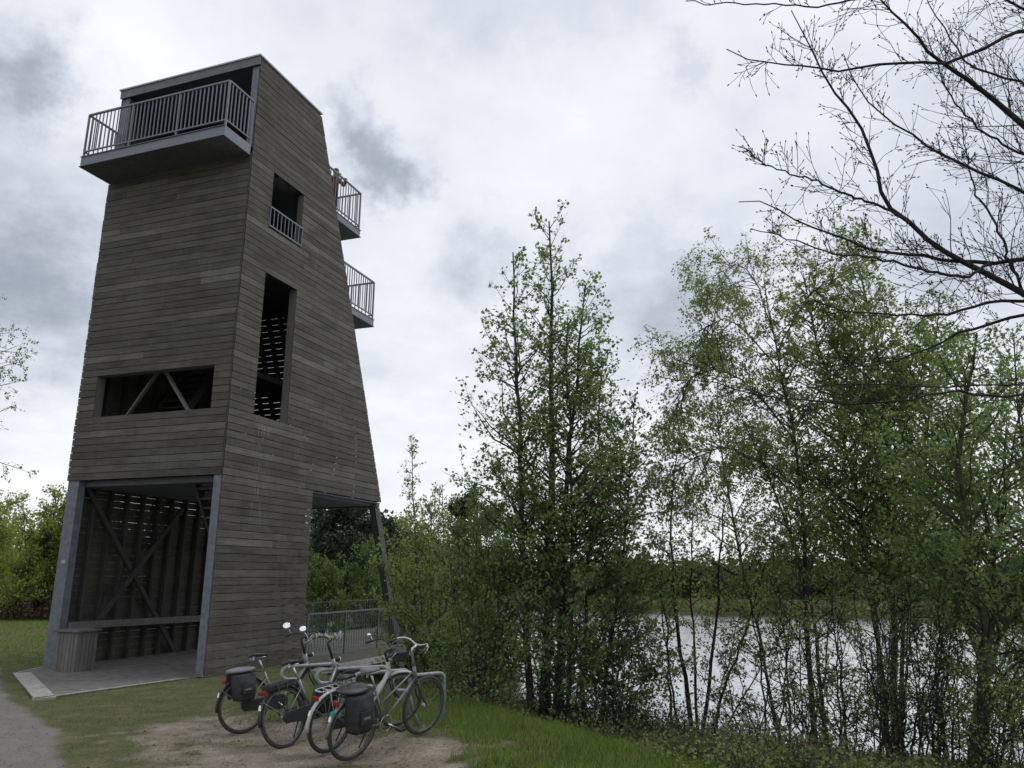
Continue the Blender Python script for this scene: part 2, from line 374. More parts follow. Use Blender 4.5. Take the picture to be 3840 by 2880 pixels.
def tree(name, label, cat, stems, prof, n1, ang=(50,75), up1=.05, n2=6, l2=.35, up2=.02, n3=0, l3=.4, up3=0.0,
         per=6, leaf=.06, t0=.2, bark=None, leafm=None, group=None, droop=0.2, wob=.14, twig=None, rscale=1.0, leafstart=0.0, stemleaf=0, spread=.03, dens=1.0):
    """stems: list of (world polyline, base radius); prof(t) = branch length in metres at relative height t"""
    s0 = np.array(stems[0][0][0]); root = empty(name, tuple(s0), label=label, cat=cat, group=group)
    wb = NB(); tw = NB(); lf = NB(); off = s0
    for pl, r in stems:
        pl = np.array(pl)-off; q = resample(pl, 14); q[1:-1] += rng.normal(size=q[1:-1].shape)*.02
        V, F = tubes_np(q[None], np.array([r]), np.array([r*.12+.003]), 8); wb.add(V, F)
        L = np.linalg.norm(np.diff(q,axis=0),axis=1).sum(); k1 = max(3, int(n1*L*dens))
        t = np.sort(rng.uniform(t0, .985, k1)); pos, tg = sample(q[None], np.zeros(k1,int), t)
        A = np.radians(rng.uniform(*ang, k1))[:,None]*(1-.22*t[:,None]); d = tg*np.cos(A)+rperp(tg)*np.sin(A)
        Ls = np.array([prof(x) for x in t])*rng.uniform(.55,1.15,k1)
        b1 = polyl(pos, d, Ls, 7, wob, up1)
        V, F = tubes_np(b1, np.clip(Ls*.011+.003,0,r*.6)*rscale, np.full(k1,.0022), 5); wb.add(V, F)
        # second order
        pid = np.repeat(np.arange(k1), n2); pid = pid[rng.uniform(0,1,len(pid)) < np.clip(Ls[pid]/(Ls.max()*.8), .3, 1)]
        tt = rng.uniform(.3, 1, len(pid)); p2, g2 = sample(b1, pid, tt)
        A = np.radians(rng.uniform(30,65,len(pid)))[:,None]; d2 = g2*np.cos(A)+rperp(g2)*np.sin(A)
        L2 = np.maximum(.10, Ls[pid]*l2*(1.15-tt*.7))*rng.uniform(.6,1.3,len(pid))
        b2 = polyl(p2, d2, L2, 5, wob, up2)
        V, F = tubes_np(b2, np.full(len(pid),.0035)*rscale, np.full(len(pid),.0016)*rscale, 3); tw.add(V, F)
        last = b2
        if n3:
            pid3 = np.repeat(np.arange(len(b2)), n3); pid3 = pid3[rng.uniform(0,1,len(pid3)) < np.clip(L2[pid3]/(np.median(L2)*1.2), .3, 1)]; tt = rng.uniform(.2,1,len(pid3)); p3, g3 = sample(b2, pid3, tt)
            A = np.radians(rng.uniform(25,60,len(pid3)))[:,None]; d3 = g3*np.cos(A)+rperp(g3)*np.sin(A)
            L3 = np.maximum(.07, L2[pid3]*l3)*rng.uniform(.6,1.3,len(pid3))
            b3 = polyl(p3, d3, L3, 4, wob, up3)
            V, F = tubes_np(b3, np.full(len(pid3),.0022)*rscale, np.full(len(pid3),.0012)*rscale, 3); tw.add(V, F)
            put_leaves(lf, b3, per, leaf, spread, droop)
            put_leaves(lf, b2, max(1,per//2), leaf, spread, droop)
        else:
            put_leaves(lf, b2, per, leaf, spread, droop)
        put_leaves(lf, b1, max(1,per//2), leaf, spread, droop, .4)
        if per > 0: put_leaves(lf, q[None,-3:], 7, leaf, spread*1.6, droop, 0)
    wb.obj('trunk', bark or M_bark, root, True)
    if tw.V: tw.obj('twigs', twig or bark or M_bark, root, False, kind='stuff')
    if per > 0 and lf.V: lf.obj('crown', leafm or M_leafA, root, False, kind='stuff')
    return root

# ------------------------------------------------------------------ ground, path, water
lake = np.array([(60,-6),(40,4),(26,10.2),(14,13.2),(8,15.3),(4.5,16.8),(2,18.4),(0,19.6),(-2.2,22.5),(-4,27),(-5,36),(-8,60),(-20,90),(-60,130),(-260,150),(-260,142),(-60,138),(0,141),(120,140),(260,128),(400,60),(400,-60),(120,-60)])
island = np.array([(-6,86),(10,80),(25,72),(41,61),(60,52),(80,50),(95,66),(70,104),(40,116),(10,116),(-6,108)])
def inside(P, poly):
    x, y = P[:,0], P[:,1]; r = np.zeros(len(P), bool); j = len(poly)-1
    for i in range(len(poly)):
        xi, yi = poly[i]; xj, yj = poly[j]
        c = ((yi > y) != (yj > y)) & (x < (xj-xi)*(y-yi)/(yj-yi+1e-12)+xi); r ^= c; j = i
    return r
def pdist(P, poly):
    d = np.full(len(P), 1e9)
    for i in range(len(poly)):
        a = poly[i]; b = poly[(i+1)%len(poly)]; ab = b-a; t = np.clip(((P-a)@ab)/(ab@ab), 0, 1)
        d = np.minimum(d, np.linalg.norm(P-(a+t[:,None]*ab), axis=1))
    return d
def vnoise(P, s, seed=0):   # smooth value noise on a lattice
    q = P*s; i = np.floor(q).astype(int); f = q-i; f = f*f*(3-2*f)
    def h(a, b): 
        n = (a*374761393+b*668265263+seed*982451653) & 0x7fffffff; n = ((n ^ (n >> 13))*1274126177) & 0x7fffffff
        return ((n ^ (n >> 16)) & 0xffff)/65535.
    a = h(i[:,0],i[:,1]); b = h(i[:,0]+1,i[:,1]); c = h(i[:,0],i[:,1]+1); d = h(i[:,0]+1,i[:,1]+1)
    return (a*(1-f[:,0])+b*f[:,0])*(1-f[:,1])+(c*(1-f[:,0])+d*f[:,0])*f[:,1]
def fbm(P, s, o=4, seed=0):
    r = 0; a = .5
    for k in range(o): r = r+a*vnoise(P, s*2**k, seed+k); a *= .5
    return r/(1-.5**o)
WATER = -1.28
def height(P):
    P = np.asarray(P, float)
    inn = inside(P, lake) & ~inside(P, island)
    d = np.minimum(pdist(P, lake), pdist(P, island)); sd_ = np.where(inn, -d, d)
    near = P[:,1] < 45
    wdt = np.where(near, np.interp(P[:,0],[-2,2],[4.5,8.0]), 3.0); t = np.clip(sd_/wdt, 0, 1); t = .75*t+.25*t*t*(3-2*t)
    top = np.where(inside(P, island), WATER+.25, np.where(P[:,1] > 45, np.where(P[:,0] < -4-P[:,1]*.02, 0.0, -.9), 0.0))
    z = np.where(sd_ < 0, WATER-np.clip(-sd_*.35, 0, 1.5)-.02, WATER-.02+(top-WATER+.02)*t)
    bump = (fbm(P, .9, 4, 3)-.5)*.07+(fbm(P, .25, 3, 9)-.5)*.10
    pth = path_mask(P)
    flat = np.clip((np.abs(P[:,0]+6)+np.abs(P[:,1]-16)-6)/4, 0, 1)
    s = ((P[:,1]-9.71)+.887*(P[:,0]+1.87))/1.337; u_ = np.clip(s/1.0,0,1); v_ = np.clip((2.4-s)/.8,0,1); z = z+.12*u_*u_*(3-2*u_)*v_*v_*(3-2*v_)*np.clip((P[:,0]+5)/1,0,1)*np.clip((1.6-P[:,0])/2,0,1)
    return z+bump*(1-pth)*(.25+.75*flat)*np.where(near, 1, 2.0)
PATHE = np.array([(-20.5,27.5),(-13.5,20.6),(-11.3,18.2),(-10.75,17.4),(-8.55,14.2),(-6.2,11.4),(-4.9,9.3),(-4.1,7.2),(-3.0,3.0),(-2,-4),(-12,-8),(-14,3),(-15.5,12),(-17.5,18),(-24,27),(-34,37),(-31,38.5)])
def path_mask(P):
    q = P+np.stack([fbm(P,1.6,3,21)-.5, fbm(P,1.6,3,33)-.5],1)*.35
    i = inside(q, PATHE); d = pdist(q, PATHE); s = np.where(i, d, -d); return np.clip(s/.08+.5, 0, 1)
def sand_mask(P):   # bare trampled sand in front of the cycle stand
    q = P.copy(); n = fbm(P, 1.1, 4, 5)-.5; n2 = fbm(P, 3.5, 3, 8)-.5
    e1 = ((q[:,0]+2.2)/2.8)**2+((q[:,1]-9.3)/2.6)**2
    e2 = ((q[:,0]+3.6)/1.7)**2+((q[:,1]-11.0)/1.7)**2
    e = np.minimum(e1, e2)
    return np.clip((.74-e+n*2.3+n2*2.0)*1.7, 0, 1)
def wetgrass_mask(P):  # lush grass towards the bank on the right
    return np.clip((P[:,0]+1.0+(fbm(P,.8,3,14)-.5)*1.2)/1.0, 0, 1)*np.clip((P[:,1]-6)/2, 0, 1)
xs = np.concatenate([-np.geomspace(900, 12.1, 46), np.arange(-12, 7, .075), np.geomspace(7.05, 900, 50)])
ys = np.concatenate([-np.geomspace(300, 2, 12), np.arange(-1.5, 6, .5), np.arange(6, 21, .075), np.geomspace(21.1, 1800, 110)])
X, Y = np.meshgrid(xs, ys); G = np.stack([X.ravel(), Y.ravel()], 1); Z = height(G)
far = G[:,1] > 160; Z[far] = -.6
nx, ny = len(xs), len(ys); ii = (np.arange(ny-1)[:,None]*nx+np.arange(nx-1)[None,:]).ravel()
gme = np_mesh('ground', np.column_stack([G, Z]), [np.stack([ii, ii+1, ii+nx+1, ii+nx], 1)], True)
for nm, arr in (('sand', sand_mask(G)), ('path', path_mask(G)), ('lush', wetgrass_mask(G))):
    at_ = gme.attributes.new(nm, 'FLOAT', 'POINT'); at_.data.foreach_set('value', arr.astype(np.float32))
m, T, b = mat('ground_soil_grass_and_path'); c = T.n('ShaderNodeTexCoord').outputs['Object']
def attr(n): 
    a = T.n('ShaderNodeAttribute'); a.attribute_name = n; return a.outputs['Fac']
g1 = T.noise(c, 2.2, 6, .6); g2 = T.noise(c, 26, 4, .7); g3 = T.noise(c, 110, 3, .7)
grass = T.mix(1.0, T.ramp(g1, [(.3, (.07,.085,.032)), (.5, (.10,.108,.048)), (.7, (.155,.138,.08))]), T.ramp(g2, [(.3, .6), (.7, 1.35)]), 'MULTIPLY')
sandc = T.mix(1.0, T.ramp(g1, [(.3, (.165,.142,.106)), (.5, (.23,.202,.155)), (.7, (.33,.298,.238))]), T.ramp(g2, [(.28, .55), (.5, 1.0), (.75, 1.3)]), 'MULTIPLY')
lush = T.mix(1.0, T.ramp(g1, [(.3, (.03,.045,.012)), (.7, (.06,.075,.02))]), T.ramp(g2, [(.3, .6), (.7, 1.3)]), 'MULTIPLY')
pathc = T.mix(1.0, T.ramp(g1, [(.3, (.17,.16,.15)), (.7, (.215,.205,.19))]), T.ramp(g3, [(.3, .7), (.5, 1.0), (.72, 1.4)]), 'MULTIPLY')
cc = T.mix(attr('lush'), grass, lush); cc = T.mix(attr('sand'), cc, sandc); cc = T.mix(attr('path'), cc, pathc)
T.l(cc, b.inputs['Base Color']); b.inputs['Roughness'].default_value = .95; b.inputs['Specular IOR Level'].default_value = .15
bp = T.n('ShaderNodeBump'); bp.inputs['Strength'].default_value = .8; bp.inputs['Distance'].default_value = .03
T.l(T.math('ADD', g2, T.math('MULTIPLY', g3, .4)), bp.inputs['Height']); T.l(bp.outputs[0], b.inputs['Normal'])
link('ground', gme, m, kind='structure')

wm = MB().add([(-900,-60,WATER),(900,-60,WATER),(900,170,WATER),(-900,170,WATER)], [(0,1,2,3)])
m, T, b = mat('lake_water'); c = T.n('ShaderNodeTexCoord').outputs['Object']
b.inputs['Base Color'].default_value = (.05,.058,.058,1); b.inputs['Roughness'].default_value = .06; b.inputs['IOR'].default_value = 1.42
b.inputs['Specular IOR Level'].default_value = 1.0
mp = T.n('ShaderNodeMapping'); mp.inputs['Scale'].default_value = (.55, 1.6, 1); T.l(c, mp.inputs[0])
bp = T.n('ShaderNodeBump'); bp.inputs['Strength'].default_value = .28; bp.inputs['Distance'].default_value = .05
T.l(T.math('ADD', T.noise(mp.outputs[0], 2.2, 5, .6, .5), T.math('MULTIPLY', T.noise(mp.outputs[0], .35, 3, .5), .8)), bp.inputs['Height']); T.l(bp.outputs[0], b.inputs['Normal'])
gl = T.n('ShaderNodeBsdfGlossy'); gl.inputs[0].default_value = (.86,.9,.92,1); gl.inputs['Roughness'].default_value = .08; T.l(bp.outputs[0], gl.inputs['Normal'])
mxw = T.n('ShaderNodeMixShader'); mxw.inputs[0].default_value = .55; T.l(b.outputs[0], mxw.inputs[1]); T.l(gl.outputs[0], mxw.inputs[2]); T.l(mxw.outputs[0], T.t.nodes['Material Output'].inputs[0])
wm.obj('water', m, kind='structure')

# ------------------------------------------------------------------ the tower
S = 1.28125
CX, CY, YAW = -4.8586*S, 13.0948*S, -0.3457
Wd = 3.4035*S; ZT = 11.2692*S; DT = 2.0581*S; ZO = 3.22*S; DB = 5.428*S; DN = 2.6589*S
PP = ZO/25                       # board pitch, 25 boards up to the opening
SLO = (DB-DT)/(ZT-ZO)
def edge(z): return DB-(z-ZO)*SLO
tower = empty('lookout_tower', (CX, CY, 0), YAW, 'tall weathered timber lookout tower with slanted back, open base and steel balconies', 'tower')
def tw(u, v, z): return (-u, v, z)
GAP = .014; TH = .024
nrow = int(ZT/PP)
ROOFZ = ZO+PP*int((ZT-ZO)/PP+.5)
DECK = 9.345*S
def board(par, wall, z0, z1, s0, s1, name='plank', jit=True, s0t=None, s1t=None):
    """wall 'front' (v=0): s is u;   wall 'side' (u=0): s is v. Slight outward jitter so joints catch light"""
    o = random.uniform(-.004, .004) if jit else 0
    s0t = s0 if s0t is None else s0t; s1t = s1 if s1t is None else s1t
    b = MB()
    if wall == 'front':
        P = [tw(s0,-o-TH,z0),tw(s1,-o-TH,z0),tw(s1,-o,z0),tw(s0,-o,z0),tw(s0t,-o-TH,z1),tw(s1t,-o-TH,z1),tw(s1t,-o,z1),tw(s0t,-o,z1)]
    else:
        P = [tw(-o-TH,s0,z0),tw(-o,s0,z0),tw(-o,s1,z0),tw(-o-TH,s1,z0),tw(-o-TH,s0t,z1),tw(-o,s0t,z1),tw(-o,s1t,z1),tw(-o-TH,s1t,z1)]
    b.hexa(P); return b.obj(name, M_plank, par)
def cuts(a, b, lens):
    """split [a,b] at butt joints"""
    r = [a]; x = a+random.choice(lens)*random.uniform(.5, 1)
    while x < b-.5: r.append(x); x += random.choice(lens)
    r.append(b); return r
WU0, WU1, WZ0, WZ1 = .3487*S, 3.0113*S, ZO+9*PP, ZO+15*PP
SV0, SV1 = .665*S, 1.66*S
SZ0, SZ1 = 8.0007*S, 9.1505*S; LZ0, LZ1 = 4.3744*S, 7.1108*S
nplank = 0
for k in range(int(round(ROOFZ/PP))):
    z0 = k*PP+GAP/2+random.uniform(-.002,.002); z1 = (k+1)*PP-GAP/2; zc = (k+.5)*PP
    # front
    if zc > ZO and zc < DECK-.19:
        if WZ0 < zc < WZ1: spans = [(.006,WU0),(WU1,Wd+.02)]
        else: spans = [(.006,Wd+random.uniform(.012,.03))]
        for a, bb in spans:
            cs = cuts(a+random.uniform(-.004,.008), bb, [1.9,2.6,3.4,4.6,6]) if bb-a > 2 else [a, bb]
            for i in range(len(cs)-1): board(tower,'front',z0,z1,cs[i]+.0015,cs[i+1]-.0015); nplank += 1
    # side
    e0, e1 = edge(z0), edge(z1)
    if zc < ZO: e0 = e1 = DN+random.uniform(-.01,.01)
    spans = [(.008+random.uniform(0,.012), None)]
    if SZ0 < zc < SZ1 or LZ0 < zc < LZ1: spans = [(.01, SV0), (SV1, None)]
    for a, bb in spans:
        end = bb if bb else min(e0, e1)
        cs = cuts(a, end, [2.6,3.4,4.2,5.0]) if end-a > 2.4 else [a, end]
        for i in range(len(cs)-1):
            lastp = (i == len(cs)-2 and bb is None)
            board(tower,'side',z0,z1,cs[i]+.0015,(e0 if lastp else cs[i+1]-.0015), s1t=(e1 if lastp else None)); nplank += 1
print('planks', nplank)
# fascia over the cabin opening, left wall, slanted rear wall, soffit: joined cladding
fz = 11.07*S
MB().hexa([tw(-.02,-.03,fz),tw(Wd+.02,-.03,fz),tw(Wd+.02,.0,fz),tw(-.02,.0,fz),tw(-.02,-.03,ZT-.03),tw(Wd+.02,-.03,ZT-.03),tw(Wd+.02,0,ZT-.03),tw(-.02,0,ZT-.03)]).obj('fascia_board', M_fascia, tower)
MB().hexa([tw(-.05,-.06,ZT-.03),tw(Wd+.05,-.06,ZT-.03),tw(Wd+.05,DT+.03,ZT-.03),tw(-.05,DT+.03,ZT-.03),tw(-.05,-.06,ZT+.01),tw(Wd+.05,-.06,ZT+.01),tw(Wd+.05,DT+.03,ZT+.01),tw(-.05,DT+.03,ZT+.01)]).obj('roof', M_zinc, tower)
MB().box(-Wd+.03,-.03,.02,DT-.05,ZT-.16,ZT-.034).obj('roof_deck', M_soffit, tower)
lw = MB(); bw = MB()
for k in range(int(round(ROOFZ/PP))):
    gp = .0032 if random.random() < .35 else .0012; z0 = k*PP+gp; z1 = (k+1)*PP-gp; zc = (k+.5)*PP
    e0, e1 = edge(z0), edge(z1)
    zr0, zr1 = k*PP+.0055, (k+1)*PP-.0055
    lw.hexa([tw(Wd,0.03,z0),tw(Wd+TH,0.03,z0),tw(Wd+TH,e0,z0),tw(Wd,e0,z0),tw(Wd,0.03,z1),tw(Wd+TH,0.03,z1),tw(Wd+TH,e1,z1),tw(Wd,e1,z1)])
    if zc > ZO:
        for a, bb in ([(0,Wd)] if not (DECK < zc < DECK+2.1 or 9.5 < zc < 11.5) else [(0,.35),(1.35,Wd)]):
            bw.hexa([tw(a,e0-TH,zr0),tw(bb,e0-TH,zr0),tw(bb,e0,zr0),tw(a,e0,zr0),tw(a,e1-TH,zr1),tw(bb,e1-TH,zr1),tw(bb,e1,zr1),tw(a,e1,zr1)])
lw.obj('left_wall_planks', M_clad, tower, kind='stuff'); bw.obj('rear_wall_planks', M_clad, tower, kind='stuff')
# inner frame
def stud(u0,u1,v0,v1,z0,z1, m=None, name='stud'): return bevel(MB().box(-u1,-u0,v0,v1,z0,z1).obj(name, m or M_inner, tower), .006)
stud(0.0,.20,.0,.20,0,ZO+.0, M_steel, 'corner_post'); stud(Wd-.33,Wd-.005,.0,.20,0,ZO, M_steel, 'corner_post')
stud(.02,.22,.03,.23,DECK,fz, M_steel, 'corner_post'); stud(Wd-.26,Wd-.01,.03,.24,DECK,fz, M_steel, 'corner_post')
stud(.03,.19,.03,.2,ZO+.01,DECK-.2,M_beam,'corner_post'); stud(Wd-.2,Wd-.01,.03,.2,ZO+.01,DECK-.2,M_beam,'corner_post')
for v in np.arange(.7, 6.9, .51):
    zt = min(ZO-.1, ZT-.3); zz_ = ZT-.2 if v < DT else ZO+(DB-v)/SLO-.15
    if v > 6.3: zz_ = 2.0
    stud(Wd-.15,Wd-.01,v-.035,v+.035,0.02,max(1.0,zz_))
for v in np.arange(.62, 6.4, .51):
    zz_ = ZT-.2 if v < DT else ZO+(DB-v)/SLO-.15
    if SV0-.04 < v < SV1+.04:
        for a, bb in ((.02,LZ0),(LZ1,SZ0),(SZ1,ZT-.2)): stud(.01,.12,v-.03,v+.03,a,bb)
    else: stud(.01,.12,v-.03,v+.03,.02 if v < DN else ZO+.02,max(ZO+.3,zz_))
for u in (.6,1.0,1.45,1.88,2.3,2.7,3.1,3.5,3.9):   # raking studs inside the rear wall
    b = MB(); z0, z1 = ZO+.05, ZT-.2
    if u < 1.3: z1 = 9.4
    b.hexa([tw(u,edge(z0)-.2,z0),tw(u+.07,edge(z0)-.2,z0),tw(u+.07,edge(z0)-TH-.012,z0),tw(u,edge(z0)-TH-.012,z0),tw(u,edge(z1)-.2,z1),tw(u+.07,edge(z1)-.2,z1),tw(u+.07,edge(z1)-TH-.012,z1),tw(u,edge(z1)-TH-.012,z1)])
    b.obj('stud', M_beam, tower)
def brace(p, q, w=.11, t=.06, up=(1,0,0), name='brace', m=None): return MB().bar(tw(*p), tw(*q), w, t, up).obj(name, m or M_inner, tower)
ub = Wd-.19
brace((ub,.35,4.05),(ub,3.75,.08)); brace((ub-.075,3.45,3.75),(ub-.075,.42,.15))
brace((ub-.16,.22,.90),(ub-.16,4.9,.86), .16,.05, name='hand_beam', m=M_beam)
brace((2.55,.53,6.8),(3.50,.53,5.58),.05,.08,(0,1,0),m=M_beam); brace((2.36,.45,6.8),(1.38,.45,5.58),.05,.10,(0,1,0),m=M_beam)
# jambs of the window openings
stud(-.0,.20,SV1,SV1+.10,LZ0-.02,LZ1+.02,M_beam,'window_jamb'); stud(-.0,.16,SV1,SV1+.09,SZ0-.02,SZ1+.02,M_beam,'window_jamb')
stud(.01,.14,SV0-.06,SV0,LZ0-.02,LZ1,M_beam,'window_jamb'); stud(.01,.14,SV0-.06,SV0,SZ0-.02,SZ1,M_beam,'window_jamb')
stud(WU1,WU1+.10,.0,.22,WZ0-.02,WZ1+.01,M_beam,'window_jamb'); stud(WU0-.08,WU0,.01,.2,WZ0,WZ1,M_beam,'window_jamb')
stud(WU0,WU1,.03,.2,WZ1+.005,WZ1+.1,M_beam,'lintel')
# floors with a stair well
def floor(z, v1, holes=True, th=.14, name='floor'):
    b = MB()
    if holes:
        ua, ub_ = (.13, 1.15) if z < 5 else (Wd-1.4, Wd-.16)
        if ua > .2: b.box(-ua,-.13,.21,v1,z-th,z)
        else: b.box(-Wd+.16,-ub_,.21,v1,z-th,z)
        b.box(-ub_,-ua,2.9,v1,z-th,z) if v1 > 3 else None
        b.box(-ub_,-ua,.21,.5,z-th,z)
    else: b.box(-Wd+.16,-.13,.21,v1,z-th,z)
    b.obj(name, M_soffit, tower)
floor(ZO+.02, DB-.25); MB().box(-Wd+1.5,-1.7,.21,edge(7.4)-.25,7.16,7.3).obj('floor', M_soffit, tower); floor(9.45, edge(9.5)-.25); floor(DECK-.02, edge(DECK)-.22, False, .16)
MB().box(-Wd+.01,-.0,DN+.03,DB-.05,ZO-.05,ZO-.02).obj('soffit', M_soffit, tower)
stud(.0,Wd,DB-.22,DB-.06,ZO-.16,ZO-.052,M_beam,'edge_beam')
# stairs: flight rising towards the front inside the side wall
for f, (za, zb) in enumerate(((.05,ZO),(ZO,7.3),(7.3,9.45),(9.45,DECK))):
    n = int((zb-za)/.2); v0, v1 = (2.9,.55) if f % 2 == 0 else (.75,2.8); su = 0 if f == 0 else Wd-1.5
    for i in range(n):
        t = (i+1)/n; v = v0+(v1-v0)*t; z = za+(zb-za)*t
        MB().box(-1.08-su,-.2-su,v-.14,v+.12,z-.045,z).obj('stair_tread', M_inner, tower)
    for u in (.17+su,1.10+su): brace((u,v0,za+.05),(u,v1,zb-.1),.05,.22,(0,0,1),'stair_stringer')
# raking rear legs under the overhang
for u in (.03, Wd-.30):
    b = MB(); z0, z1 = -.9, ZO-.165
    b.hexa([tw(u,edge(z0)-.34,z0),tw(u+.2,edge(z0)-.34,z0),tw(u+.2,edge(z0)-.06,z0),tw(u,edge(z0)-.06,z0),tw(u,edge(z1)-.34,z1),tw(u+.2,edge(z1)-.34,z1),tw(u+.2,edge(z1)-.06,z1),tw(u,edge(z1)-.06,z1)])
    b.obj('raking_leg', M_dsteel, tower)
# corner trim strip between front and side
stud(-.012,.002,-.014,.0,ZO,DECK-.2,M_soffit,'corner_trim') 
# railings
def railing(par, pts, h, bar_gap=.115, posts=True, z=0.0, m=None, mid=None, low=.10, end=(True,True), pr=.022, br=.0105, tr=.024, mk=None):
    """pts: local (x,y,z) corners; flat-bar posts, round balusters, top and bottom rail"""
    m = m or M_rail
    pts = [np.array(p, float) for p in pts]
    for a, b in zip(pts[:-1], pts[1:]):
        L = np.linalg.norm(b-a); d = (b-a)/L; upz = np.array([0,0,1.])
        MB().bar(a+upz*h, b+upz*h, tr*2, tr*1.7).obj('handrail', m, par)
        MB().bar(a+upz*low, b+upz*low, tr*1.5, tr*1.2).obj('bottom_rail', m, par)
        if mid: MB().bar(a+upz*mid, b+upz*mid, tr*1.5, tr*1.2).obj('middle_rail', m, par)
        n = int(round(L/bar_gap))
        for i in range(1, n):
            p = a+d*L*i/n; bb = MB().bar(p+upz*low, p+upz*h, br*2, br*2, d).obj('baluster', m, par)
        npost = max(1, int(round(L/1.7)))
        for i in range(0 if posts else 1, npost+1 if posts else npost):
            p = a+d*L*i/npost; MB().bar(p-upz*.06, p+upz*h, pr*2, pr*1.6, d).obj('railing_post', m, par)
# front balcony
BV = -.73*S
bal = MB().box(-3.36*S,-.02*S,BV+.012,-.03,DECK-.05,DECK).obj('balcony', M_steel, tower)
def strip(x0,x1,y0,y1,z0,z1,name,m=M_steel): return MB().box(x0,x1,y0,y1,z0,z1).obj(name, m, bal)
zb = 9.148*S
strip(-3.37*S,-.02*S,BV,BV+.012,zb,DECK+.0,'balcony_edge',M_rail); strip(-3.37*S-.012,-3.37*S,BV,-.03,zb,DECK,'balcony_edge',M_rail); strip(-.02*S,-.02*S+.012,BV,-.03,zb,DECK,'balcony_edge',M_rail)
strip(-3.39*S,-.015*S+.012,BV-.03,-.03,zb-.012,zb,'balcony_soffit',M_soffit); strip(-3.39*S,.0,BV-.03,BV,DECK-.0,DECK+.012,'balcony_lip',M_rail)
hR = 10.26*S-DECK
railing(bal, [(-3.35*S,-.04,DECK),(-3.35*S,BV+.03,DECK),(-.03*S,BV+.03,DECK),(-.03*S,-.04,DECK)], hR, .118, low=.16)
# rear balconies
for deck, vout in ((9.34*S, 3.90*S),(7.42*S, 4.71*S)):
    vi = edge(deck)+.02
    b2 = MB().box(-2.2,-.02,vi,vout-.02,deck-.05,deck).obj('balcony', M_steel, tower)
    for q in ((-2.2,-.0,vout-.02,vout,deck-.2,deck),(-.02,.0,vi-.05,vout-.02,deck-.2,deck),(-2.22,-2.2,vi-.05,vout-.02,deck-.2,deck)):
        MB().box(*q).obj('balcony_edge', M_rail, b2)
    MB().box(-2.24,.02,vi-.08,vout+.03,deck-.215,deck-.2).obj('balcony_soffit', M_soffit, b2)
    MB().box(-.03,.02,vi-.08,vout+.03,deck+.0,deck+.012).obj('balcony_lip', M_rail, b2)
    vt = edge(deck+1.2)
    railing(b2, [(-.03,vt+.05,deck),(-.03,vout-.03,deck),(-2.18,vout-.03,deck)], 1.19, .13, low=.14)
MB().box(-.15,-.135,.22,3.3,2.4,ZO-.13).obj('light_block_board', M_soffit, tower); MB().box(-.15,-.135,.22,2.6,ZO+.03,ZO+.6).obj('light_block_board', M_soffit, tower)  # added hidden boards that stop sky light showing through the side wall joints
for u0, u1 in ((-.03,.23),(Wd-.36,Wd+.03)):
    bevel(MB().box(-u1,-u0,-.03,.23,.02,.034).obj('base_plate', M_steel, tower), .003)
    for bu in (u0+.02, u1-.02):
        MB().tube([tw(bu,-.012,.034),tw(bu,-.012,.052)], .011, 6).obj('bolt', M_galv, tower)
# small railing across the upper side window
wr = MB().bar((.035,SV0-.03,SZ0+.52),(.035,SV1+.03,SZ0+.52),.035,.035).obj('window_railing', M_rail, tower)
MB().bar((.035,SV0-.03,SZ0+.03),(.035,SV1+.03,SZ0+.03),.035,.035).obj('bottom_rail', M_rail, wr)
for i in range(10):
    v = SV0-.02+(SV1-SV0+.04)*i/9; MB().bar((.035,v,SZ0+.03),(.035,v,SZ0+.52),.018,.018).obj('baluster', M_rail, wr)
sn = MB().box(-Wd+.004,-Wd+.010,-.004,-.0015,2.1,2.2)  # worn pale sticker on the post
MB().box(-Wd+.13,-Wd+.25,-.004,-.0015,2.26,2.34).obj('sticker', M_conc, tower, label='pale worn sticker on the left post')

# ------------------------------------------------------------------ paved apron before the tower
apr = [(-.10,-.02),(-.42*S,-2.62*S),(-3.09*S,-.80*S),(-3.45*S,-.02)]
R = Matrix.Translation((CX, CY, 0)) @ Matrix.Rotation(YAW, 4, 'Z')
def wl(x, y, z=0): v = R @ Vector((x, y, z)); return (v.x, v.y, v.z)
def slab(name, poly, z0, z1, m, **kw):
    n = len(poly); b = MB(); P = [wl(x,y,z0) for x,y in poly]+[wl(x,y,z1) for x,y in poly]
    b.add(P, [tuple(range(n))[::-1], tuple(range(n,2*n))]+[(i,(i+1)%n,n+(i+1)%n,n+i) for i in range(n)]); return b.obj(name, m, **kw)
m_apr = simple('worn_dark_paving', (.135,.125,.115), .9, 0, .25, 5, .5)
pav = slab('pavement', apr, -.12, .022, m_apr, kind='structure')
slab('tower_floor', [(-.1,.0),(-Wd+.02,.0),(-Wd+.02,6.8),(-.1,6.8)], -.12, .024, m_apr, kind='structure')
a0 = np.array(apr[0]); a1 = np.array(apr[1]); a2 = np.array(apr[2]); a3 = np.array(apr[3])
def kerb(p, q, w, inward):
    p = np.array(p); q = np.array(q); d = (q-p)/np.linalg.norm(q-p); nrm = np.array([-d[1], d[0]])*inward
    slab('kerb', [tuple(p), tuple(q), tuple(q+nrm*w), tuple(p+nrm*w)], -.14, .034, M_conc, kind='structure')
L01 = a1-a0; kerb(a1, a2, .32, -1 if np.cross(a2-a1, (a0-a1)) < 0 else 1)
kerb(a0+(a1-a0)*.1, a1, .07, -1 if np.cross(a1-a0, (a2-a0)) < 0 else 1)
kerb(a2+(a3-a2)*.02, a3, .05, 1 if np.cross(a3-a2, (a1-a2)) > 0 else -1)

